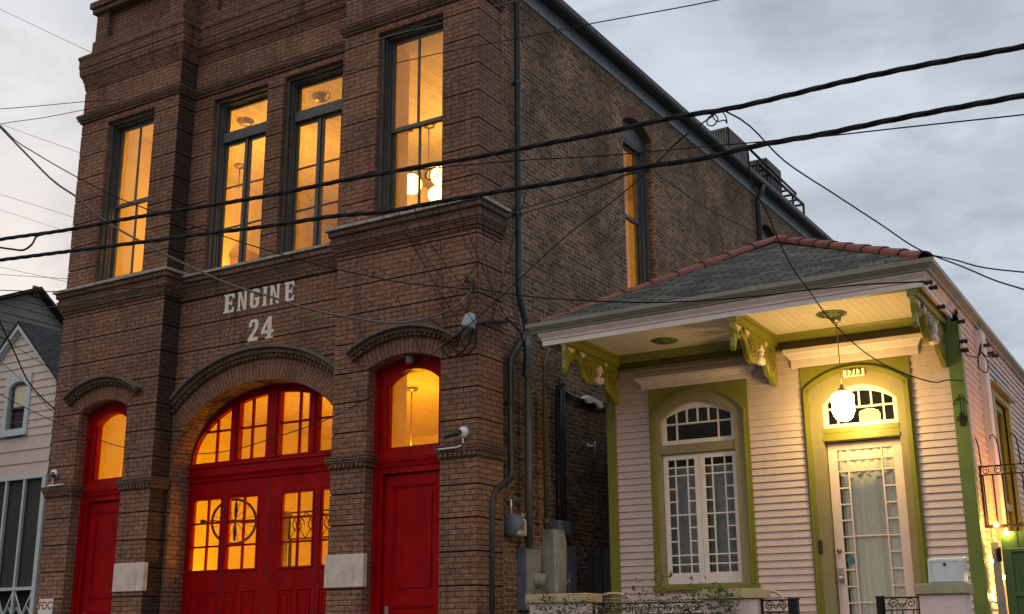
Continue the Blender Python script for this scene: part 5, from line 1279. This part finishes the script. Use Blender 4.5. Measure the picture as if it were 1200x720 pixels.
# ================================================================== OVERHEAD WIRES (strung between poles, walls and roof)
WIRES = [
  ('power_cable', 'upper thick twisted cable crossing the whole front of both buildings', 0, [[-30.69,-3.0,7.09],[-8.73,-3.0,6.31],[-6.86,-3.0,6.2],[-5.73,-3.0,6.13],[-4.27,-3.0,6.0],[-3.37,-3.0,5.95],[-1.93,-3.0,5.84],[-0.81,-3.0,5.76],[0.15,-3.0,5.72],[1.11,-3.0,5.66],[2.15,-3.0,5.59],[2.37,-3.0,5.58],[3.48,-3.0,5.52],[4.2,-3.0,5.5],[4.62,-3.0,5.46],[5.17,-3.0,5.45],[5.7,-3.0,5.45],[6.29,-3.0,5.43],[7.11,-3.0,5.38],[7.9,-3.0,5.36],[29.89,-3.0,5.03]]),
  ('power_cable', 'lower thick twisted cable crossing just beneath the upper one', 0, [[-30.58,-3.0,7.46],[-8.69,-3.0,6.13],[-6.81,-3.0,5.94],[-5.68,-3.0,5.83],[-4.23,-3.0,5.7],[-2.9,-3.0,5.58],[-1.86,-3.0,5.49],[-0.79,-3.0,5.39],[0.17,-3.0,5.32],[0.91,-3.0,5.23],[1.27,-3.0,5.22],[2.29,-3.0,5.17],[2.9,-3.0,5.13],[3.66,-3.0,5.1],[4.48,-3.0,5.04],[4.83,-3.0,5.05],[5.46,-3.0,5.02],[6.06,-3.0,5.01],[7.07,-3.0,4.97],[7.84,-3.0,4.94],[29.82,-3.0,4.43]]),
  ('overhead_wire', 'thin wire crossing the sky at the top and the upper right window', 0.006, [[23.6,-15.11,2.5],[6.1,-4.0,5.9],[4.65,-3.08,6.51],[2.85,-2.2,7.2],[1.87,-1.8,7.52],[0.31,-1.23,8.01],[-0.89,-0.84,8.33],[-1.87,-0.55,8.61],[-3.48,-0.12,8.98],[-5.11,0.28,9.32]]),
  ('overhead_wire', 'thin pale wire along the top of the fire station windows', 0.006, [[23.04,-9.44,4.56],[3.07,-2.0,7.85],[1.54,-1.43,8.27],[0.94,-1.23,8.43],[0.13,-0.97,8.6],[-0.79,-0.7,8.84],[-1.94,-0.39,9.08],[-2.87,-0.16,9.29],[-3.63,0.02,9.45],[-4.67,0.25,9.65]]),
  ('overhead_wire', 'thin straight wire running just below the lower thick cable at right', 0.006, [[29.61,-4.07,2.9],[7.82,-3.2,4.64],[7.07,-3.17,4.74],[6.09,-3.14,4.87],[5.6,-3.13,4.93],[4.87,-3.11,5.04],[4.41,-3.1,5.11],[3.46,-3.08,5.25],[2.4,-3.05,5.44],[1.57,-3.04,5.56],[0.56,-3.02,5.69]]),
  ('overhead_wire', 'long slack wire drooping across the arch of the engine doors', 0.006, [[4.52,-3.0,5.44],[4.13,-2.75,5.42],[3.66,-2.45,5.34],[3.16,-2.14,5.24],[2.27,-1.67,5.11],[1.21,-1.12,4.83],[0.54,-0.8,4.63],[-0.07,-0.93,4.21],[-0.77,-1.06,3.81],[-1.34,-1.16,3.56],[-2.23,-1.29,3.35],[-2.78,-1.38,3.24],[-3.79,-1.51,3.26],[-4.56,-1.6,3.39],[-5.28,-1.69,3.62],[-6.09,-1.78,3.94],[-8.09,-2.0,4.85],[-28.02,-4.19,10.29]]),
  ('service_drop', 'wire falling through the sky from the thick cable to the pink house roof corner', 0.008, [[4.62,-3.0,5.44],[4.67,-2.77,5.44],[4.78,-1.93,5.3],[5.0,-1.13,5.18],[5.24,-0.39,5.04],[5.49,0.31,4.89],[5.56,0.46,4.87]]),
  ('overhead_wire', 'upper of two wires leaving the roof corner towards the right', 0.008, [[5.56,0.46,4.87],[5.87,0.05,4.65],[6.13,-0.33,4.44],[6.66,-1.13,4.08],[7.64,-3.0,3.39],[17.35,-21.52,2.5]]),
  ('overhead_wire', 'lower of two wires leaving the roof corner towards the right', 0.008, [[5.56,0.46,4.87],[5.98,-0.15,4.5],[6.34,-0.72,4.16],[6.66,-1.28,3.88],[7.61,-3.4,2.89],[15.89,-21.87,2.5]]),
  ('service_drop', 'black wire swooping past the porch lamp to the green corner board', 0.007, [[4.8,-3.0,5.05],[4.63,-2.44,4.9],[4.61,-2.07,4.79],[4.55,-1.49,4.59],[4.54,-1.15,4.46],[4.57,-0.78,4.32],[4.63,-0.2,4.09],[4.84,0.12,3.82],[5.09,0.41,3.64],[5.29,0.6,3.56],[5.38,1.55,3.71],[5.44,2.02,3.78]]),
  ('overhead_wire', 'thin dark wire sagging from far left to the anchor above the lettering', 0.008, [[-23.94,-11.97,14.43],[-6.51,-3.5,8.18],[-5.79,-3.15,7.75],[-5.61,-3.03,7.54],[-5.33,-2.88,7.33],[-4.77,-2.58,6.95],[-4.29,-2.33,6.66],[-3.6,-1.97,6.34],[-2.96,-1.64,6.06],[-2.36,-1.33,5.82],[-1.71,-0.98,5.59],[-1.21,-0.72,5.45],[-0.87,-0.54,5.36],[-0.35,-0.27,5.28],[-0.04,-0.1,5.24]]),
  ('overhead_wire', 'black wire running along under the pink house gutter', 0.009, [[0.01,-0.1,5.25],[0.78,-0.04,5.03],[1.52,0.02,4.88],[2.55,0.11,4.72],[3.59,0.21,4.65],[4.25,0.27,4.64],[4.9,0.34,4.62],[5.47,0.4,4.57]]),
  ('service_drop', 'heavier drooping cable that crosses the ENGINE lettering', 0.015, [[-19.86,-11.27,18.05],[-6.59,-3.5,8.61],[-5.89,-3.09,7.78],[-5.55,-2.88,7.38],[-5.13,-2.64,6.92],[-4.84,-2.5,6.7],[-4.51,-2.31,6.38],[-4.01,-2.06,6.04],[-3.4,-1.77,5.68],[-2.8,-1.48,5.37],[-2.36,-1.28,5.21],[-2.12,-1.16,5.11],[-1.41,-0.83,4.9],[-0.84,-0.56,4.81],[-0.47,-0.38,4.87],[-0.14,-0.2,5.05],[-0.03,-0.1,5.23]]),
  ('overhead_wire', 'highest thin wire in the left sky', 0.007, [[-41.86,6.0,26.55],[-22.91,6.0,19.85],[-20.23,6.0,18.27],[-16.18,6.0,15.83],[-12.92,6.0,13.9]]),
  ('overhead_wire', 'upper of two wires meeting the left brick pier near its window head', 0.006, [[-22.44,-18.67,6.24],[-8.93,-2.0,9.17],[-8.46,-1.42,9.34],[-8.04,-0.93,9.49],[-7.57,-0.42,9.65],[-7.21,-0.05,9.74]]),
  ('overhead_wire', 'lower of two wires meeting the left brick pier near its window head', 0.006, [[-18.6,-18.11,2.5],[-8.83,-2.0,8.65],[-8.46,-1.39,9.08],[-8.06,-0.89,9.29],[-7.62,-0.37,9.54],[-7.33,-0.05,9.69]]),
  ('overhead_wire', 'thin wire descending in the left sky below the window head wires', 0.006, [[-41.63,6.0,22.04],[-22.14,6.0,15.92],[-19.6,6.0,14.59],[-16.05,6.0,12.91],[-13.57,6.0,11.68]]),
  ('overhead_wire', 'pale thin wire in the left sky above the thick cables', 0.006, [[-42.13,6.0,18.22],[-21.65,6.0,13.4],[-19.23,6.0,12.45],[-16.07,6.0,11.18],[-13.4,6.0,10.13]]),
  ('overhead_wire', 'thin sloping wire in the left sky below the thick cables', 0.006, [[-43.72,7.0,15.75],[-22.8,7.0,11.67],[-20.34,7.0,10.87],[-17.38,7.0,9.95],[-14.71,7.0,9.09]]),
  ('overhead_wire', 'thin nearly level wire in the left sky above the dark gable', 0.006, [[-41.04,5.0,12.81],[-19.51,5.0,10.09],[-17.37,5.0,9.64],[-14.76,5.0,9.1],[-12.4,5.0,8.63]]),
  ('overhead_wire', 'faint thin wire in the left sky meeting the thick cables', 0.005, [[-45.4,8.0,18.76],[-24.77,8.0,14.18],[-22.12,8.0,13.2],[-20.07,8.0,12.38],[-18.34,8.0,11.68],[-15.69,8.0,10.65]]),
  ('overhead_wire', 'wire passing the dark gable peak to the sill above the lettering', 0.007, [[-25.26,-15.87,6.19],[-8.02,-2.2,6.01],[-7.44,-1.74,6.0],[-6.82,-1.25,6.0],[-6.22,-0.78,6.05],[-5.56,-0.27,6.13],[-5.03,0.14,6.28],[-4.87,0.28,6.35]]),
  ('overhead_wire', 'faint wire across the left brick pier below its window sill', 0.005, [[-24.5,-16.45,3.65],[-8.24,-2.0,5.64],[-7.7,-1.52,5.75],[-7.14,-1.04,5.86],[-6.52,-0.53,5.99],[-5.87,0.01,6.17],[-5.54,0.28,6.3]]),
  ('service_drop', 'black cable drooping in front of the attic window of the pale house', 0.014, [[-3.64,-16.7,16.08],[-9.88,-1.0,7.63],[-10.42,0.36,6.41],[-10.56,0.82,5.96],[-10.69,1.33,5.45],[-10.54,1.79,5.06],[-10.42,2.0,4.92]]),
  ('overhead_wire', 'upper thin wire across the gable of the pale clapboard house', 0.005, [[-16.98,-20.61,9.47],[-11.13,0.0,6.46],[-10.92,0.74,6.28],[-10.8,1.28,6.03],[-10.65,1.82,5.79],[-10.53,2.2,5.61]]),
  ('overhead_wire', 'lower thin wire across the gable of the pale clapboard house', 0.005, [[-16.8,-18.64,12.33],[-11.08,0.0,6.22],[-10.85,0.75,5.81],[-10.74,1.25,5.47],[-10.63,1.89,4.97],[-10.53,2.2,4.75]]),
  ('service_drop', 'wire dropping from the lower thick cable left of the globe lamps to the hood', 0.005, [[0.92,-3.0,5.23],[0.83,-2.84,5.21],[0.65,-2.36,5.15],[0.48,-1.93,5.08],[0.03,-0.51,4.74],[-0.09,-0.02,4.6]]),
  ('service_drop', 'finer wire hanging beside it from the lower thick cable to the grey hood', 0.004, [[0.97,-3.0,5.23],[0.84,-2.77,5.21],[0.64,-2.21,5.16],[0.31,-1.22,5.01],[0.13,-0.49,4.86],[0.01,-0.02,4.74]]),
  ('service_drop', 'wire dropping from below the globe lamps towards the black downspout', 0.005, [[1.19,-3.0,5.21],[1.01,-2.71,5.2],[0.64,-1.79,5.12],[0.35,-0.72,5.0],[0.27,-0.12,4.95],[0.23,0.3,4.9]]),
  ('service_drop', 'wire dropping over the right corner of the upper sill to the downspout', 0.005, [[1.69,-3.0,5.21],[1.59,-2.81,5.22],[0.93,-1.45,5.19],[0.53,-0.52,5.09],[0.27,0.15,4.99],[0.12,0.55,4.92]]),
  ('overhead_wire', 'upper of two wires from the thick cable to the sill corner by the downspout', 0.006, [[3.73,-3.0,5.09],[2.73,-1.88,5.48],[1.71,-0.87,5.89],[0.83,-0.09,6.2],[0.14,0.5,6.43]]),
  ('overhead_wire', 'lower of two wires from the thick cable to the sill corner by the downspout', 0.006, [[3.8,-3.0,5.09],[2.68,-1.77,5.51],[1.66,-0.79,5.86],[0.81,-0.05,6.15],[0.14,0.5,6.36]]),
  ('service_drop', 'wire from the thick cable to the brick side wall beyond its window', 0.008, [[3.88,-3.0,5.1],[3.62,-2.38,5.31],[2.61,0.56,6.28],[1.64,3.96,7.26],[1.06,6.5,7.94],[0.6,9.0,8.55]]),
  ('overhead_wire', 'short wire linking the two thick cables in front of the side window', 0.006, [[4.52,-3.0,5.44],[4.32,-3.0,5.35],[4.11,-3.0,5.24],[3.93,-3.0,5.1],[3.82,-3.0,5.05],[3.62,-3.0,5.05]]),
  ('cable_splice', 'spliced tail hanging under the upper thick cable at far left', 0.014, [[-5.62,-3.06,5.98],[-5.36,-3.06,5.91],[-5.05,-3.06,5.86],[-4.94,-3.06,5.91],[-4.88,-3.06,5.99],[-4.75,-3.06,6.0],[-4.55,-3.06,6.0]]),
  ('wire_coil', 'curled wire tails hanging under the upper thick cable against the sky', 0.006, [[4.55,-3.05,5.43],[4.46,-3.05,5.38],[4.46,-3.05,5.33],[4.51,-3.05,5.31],[4.56,-3.05,5.36],[4.52,-3.05,5.44],[4.59,-3.05,5.43],[4.63,-3.05,5.38],[4.64,-3.05,5.3],[4.63,-3.05,5.33],[4.55,-3.05,5.34],[4.5,-3.05,5.42]]),
  ('wire_coil', 'small curled wire tail in front of the glowing globes', 0.006, [[1.45,-3.05,5.57],[1.38,-3.05,5.56],[1.35,-3.05,5.51],[1.39,-3.05,5.46],[1.46,-3.05,5.47],[1.52,-3.05,5.5],[1.54,-3.05,5.56],[1.49,-3.05,5.6]]),
  ('wire_coil', 'loose wire loop hanging on the pink wall between the insulators', 0.007, [[5.5,1.9,4.14],[5.54,1.99,4.06],[5.63,2.07,4.05],[5.66,2.18,4.23],[5.59,2.31,4.08],[5.58,2.41,3.97],[5.63,2.46,3.93],[5.65,2.55,4.07],[5.57,2.66,4.24],[5.62,2.72,4.18],[5.7,2.8,4.22]]),
  ('drip_loop', 'black cable loop drooping below the blue grey hood', 0.012, [[-0.14,-0.08,4.84],[-0.19,-0.08,4.7],[-0.38,-0.09,4.59],[-0.48,-0.09,4.53],[-0.42,-0.09,4.42],[-0.29,-0.09,4.39],[-0.2,-0.09,4.42],[-0.09,-0.1,4.51],[-0.03,-0.1,4.64],[-0.01,-0.1,4.73]]),
  ('drip_loop', 'second smaller black cable loop beside the right door arch', 0.01, [[-0.76,-0.06,4.98],[-0.54,-0.07,4.82],[-0.43,-0.07,4.63],[-0.26,-0.08,4.45],[-0.12,-0.08,4.4],[0.01,-0.08,4.48],[0.02,-0.09,4.68]]),
  ('drip_loop', 'black cable bunched behind the bend of the black downspout', 0.012, [[0.07,0.6,5.01],[0.1,0.67,4.93],[0.16,0.72,4.87],[0.17,0.83,4.72],[0.01,1.1,4.32]]),
]
def smooth_path(p, per=4):
    p = [Vector(q) for q in p]; n = len(p); t = [0]
    for a, b in zip(p, p[1:]): t.append(t[-1]+max(1e-4, (b-a).length))
    v = []
    for i in range(n):
        if i == 0: v.append((p[1]-p[0])/(t[1]-t[0]))
        elif i == n-1: v.append((p[-1]-p[-2])/(t[-1]-t[-2]))
        else:
            h0, h1 = t[i]-t[i-1], t[i+1]-t[i]
            v.append(((p[i]-p[i-1])/h0*h1+(p[i+1]-p[i])/h1*h0)/(h0+h1))
    out = []
    for i in range(n-1):
        h = t[i+1]-t[i]; k_ = max(per, int(h/1.0))
        for k in range(k_):
            u = k/k_; out.append(p[i]*(2*u**3-3*u**2+1)+v[i]*h*(u**3-2*u**2+u)+p[i+1]*(-2*u**3+3*u**2)+v[i+1]*h*(u**3-u**2))
    return out+[p[-1]]
for name, lab, r, pts in WIRES:
    mb = MB()
    if r == 0:                                   # three strands twisted round each other
        a, b, c = Vector(pts[0]), Vector(pts[len(pts)//2]), Vector(pts[-1])
        ax = []; sp = smooth_path(pts, 4)
        for a_, b_ in zip(sp, sp[1:]):
            k_ = max(1, int((b_-a_).length/.07)); ax += [a_.lerp(b_, q/k_) for q in range(k_)]
        ax.append(sp[-1]); rad = .0165 if 'upper' in lab else .0155
        for s in range(3):
            ph = s*2*math.pi/3; path = []; d = 0
            for i, p in enumerate(ax):
                if i: d += (ax[i]-ax[i-1]).length
                t = (ax[min(i+1, len(ax)-1)]-ax[max(i-1, 0)]).normalized(); u = t.cross(Vector((0, 0, 1))).normalized(); v = u.cross(t)
                w = 2*math.pi*d/.75+ph; path.append(p+u*math.cos(w)*rad*.62+v*math.sin(w)*rad*.62)
            mb.tube(path, rad, 7)
    else:
        mb.tube(smooth_path(pts, 5), r, 6)
    grey = any(w in lab for w in ('pale wire', 'pale thin', 'ENGINE', 'faint'))
    thing(name, mb, M['cable_grey' if grey else 'cable'], lab, 'cable' if r == 0 or 'cable' in name else 'wire', None)

# fine drops that cross in a tangle at the brick corner
rt_ = random.Random(5)
for k in range(9):
    a = Vector((rt_.uniform(.2, 2.6), -3, 5.2)); b = Vector((rt_.uniform(-.7, .02), -.03, rt_.uniform(4.2, 5.2)))
    if k % 3 == 0: a = Vector((rt_.uniform(-1.6, -.6), -.04, rt_.uniform(4.9, 5.8)))
    if k % 4 == 1: b = Vector((.03, rt_.uniform(.2, 1.0), rt_.uniform(4.3, 5.4)))
    p = [a.lerp(b, t)+Vector((rt_.uniform(-.03, .03), 0, -.35*math.sin(math.pi*t)*rt_.uniform(.3, 1))) for t in (0, .25, .5, .75, 1)]
    p[0], p[-1] = a, b
    if k % 3 == 0: p = [Vector((q.x, min(q.y, -.03), q.z)) for q in p]
    mb = MB(); mb.tube(smooth_path(p, 5), .0038, 5)
    thing('fine_wire', mb, M['cable'], 'fine dark wire in the tangle at the right brick corner above the lit door', 'wire', 'fine wires tangled at the brick corner')

# ================================================================== CAMERA, SKY, SUN
cam = bpy.data.cameras.new('camera'); co = bpy.data.objects.new('camera', cam); COL.objects.link(co); SC.camera = co
yaw, pit, rol = R(31.5976), R(15.5209), R(-.3485)
fw = Vector((-math.sin(yaw)*math.cos(pit), math.cos(yaw)*math.cos(pit), math.sin(pit))); rt = Vector((math.cos(yaw), math.sin(yaw), 0)); up = rt.cross(fw)
r2 = rt*math.cos(rol)+up*math.sin(rol); u2 = -rt*math.sin(rol)+up*math.cos(rol)
co.matrix_world = Matrix(((r2.x, u2.x, -fw.x, 8.1431), (r2.y, u2.y, -fw.y, -12.4), (r2.z, u2.z, -fw.z, .9), (0, 0, 0, 1)))
cam.sensor_width = 36; cam.lens = 1402.6/1200*36; cam.clip_start = .05; cam.clip_end = 1000

SUN_EL, SUN_AZ = R(2.5), R(118)          # sunset glow low behind the buildings at left
wd = bpy.data.worlds.new('World'); SC.world = wd; wd.use_nodes = True; nt = wd.node_tree; bg = nt.nodes['Background']
sky = N(nt, 'ShaderNodeTexSky'); sky.sky_type = 'NISHITA'; sky.sun_disc = False; sky.sun_elevation = SUN_EL; sky.sun_rotation = R(-56); sky.dust_density = 2
tc = N(nt, 'ShaderNodeTexCoord').outputs['Generated']
sx = N(nt, 'ShaderNodeSeparateXYZ'); L(nt, tc, sx.inputs[0])
# flattened cloud-deck coordinates: x/z, y/z
zc = N(nt, 'ShaderNodeMath', operation='MAXIMUM'); L(nt, sx.outputs[2], zc.inputs[0]); zc.inputs[1].default_value = .05
za = N(nt, 'ShaderNodeMath', operation='ADD'); L(nt, zc.outputs[0], za.inputs[0]); za.inputs[1].default_value = .22
dv = N(nt, 'ShaderNodeVectorMath', operation='DIVIDE'); L(nt, tc, dv.inputs[0])
cb = N(nt, 'ShaderNodeCombineXYZ')
for i in range(3): L(nt, za.outputs[0], cb.inputs[i])
L(nt, cb.outputs[0], dv.inputs[1])
def cloud(scale, detail, rough, lo, hi, off=(0, 0, 0), dist=.3):
    mp = N(nt, 'ShaderNodeMapping'); mp.inputs['Location'].default_value = off; L(nt, dv.outputs[0], mp.inputs['Vector'])
    n = N(nt, 'ShaderNodeTexNoise'); n.inputs['Scale'].default_value = scale; n.inputs['Detail'].default_value = detail; n.inputs['Roughness'].default_value = rough; n.inputs['Distortion'].default_value = dist
    L(nt, mp.outputs[0], n.inputs['Vector']); return ramp(nt, n.outputs['Fac'], lo, hi, 0, 1)
def dirfac(v, lo, hi):
    d = N(nt, 'ShaderNodeVectorMath', operation='DOT_PRODUCT'); L(nt, tc, d.inputs[0]); d.inputs[1].default_value = Vector(v).normalized()
    return ramp(nt, d.outputs['Value'], lo, hi, 0, 1)
SKYK = 10.0
col = mixc(nt, 'MIX', cloud(2.2, 7, .55, .36, .66), (.71, .785, .88, 1), (.45, .50, .575, 1))
col = mixc(nt, 'MIX', cloud(5.5, 7, .6, .5, .75, (3, 1, 0)), col, (.42, .465, .535, 1))
glowf = dirfac((-.88, .62, .0), .83, .985)
warm = mixc(nt, 'MIX', cloud(3.0, 7, .6, .42, .64, (7, 2, 0)), (1.02, .93, .87, 1), (.68, .655, .65, 1))
col = mixc(nt, 'MIX', glowf, col, warm)
# the evening sky is brightest behind the viewer, over the street
col = mixc(nt, 'MIX', dirfac((-.35, -1, .35), .05, .9), col, mixc(nt, 'MULTIPLY', 1, col, (2.3, 1.9, 1.55, 1)))
# low sky behind the viewer darkened for unmodelled houses opposite, to dim the alley
low = N(nt, 'ShaderNodeMath', operation='MULTIPLY'); L(nt, dirfac((-.1, -1, 0), .0, .35), low.inputs[0]); L(nt, ramp(nt, sx.outputs[2], .12, .38, 1, 0), low.inputs[1])
col = mixc(nt, 'MIX', low.outputs[0], col, (.13, .115, .10, 1))
sc_ = N(nt, 'ShaderNodeVectorMath', operation='SCALE'); L(nt, col, sc_.inputs[0]); sc_.inputs['Scale'].default_value = SKYK
fin = mixc(nt, 'MIX', .93, sky.outputs['Color'], sc_.outputs[0])
L(nt, fin, bg.inputs['Color']); bg.inputs['Strength'].default_value = .1
sl = bpy.data.lights.new('sun', 'SUN'); sl.energy = .12; sl.angle = R(18); sl.color = (1, .8, .62)
so = bpy.data.objects.new('sun', sl); COL.objects.link(so)
sd = Vector((-.83, .56, math.tan(SUN_EL)*1.0)).normalized(); so.rotation_euler = sd.to_track_quat('Z', 'Y').to_euler(); so.location = (-30, 30, 30)

SC.view_settings.view_transform = 'Standard'; SC.view_settings.look = 'None'; SC.view_settings.exposure = 0; SC.view_settings.gamma = 1
SC.cycles.max_bounces = 10; SC.cycles.diffuse_bounces = 4; SC.cycles.transparent_max_bounces = 12; SC.cycles.sample_clamp_indirect = 6
SC.cycles.use_denoising = True; SC.cycles.denoiser = 'OPENIMAGEDENOISE'; SC.cycles.denoising_input_passes = 'RGB_ALBEDO_NORMAL'; SC.cycles.denoising_prefilter = 'ACCURATE'
for o in bpy.data.objects:
    if '_off' in o: del o['_off']
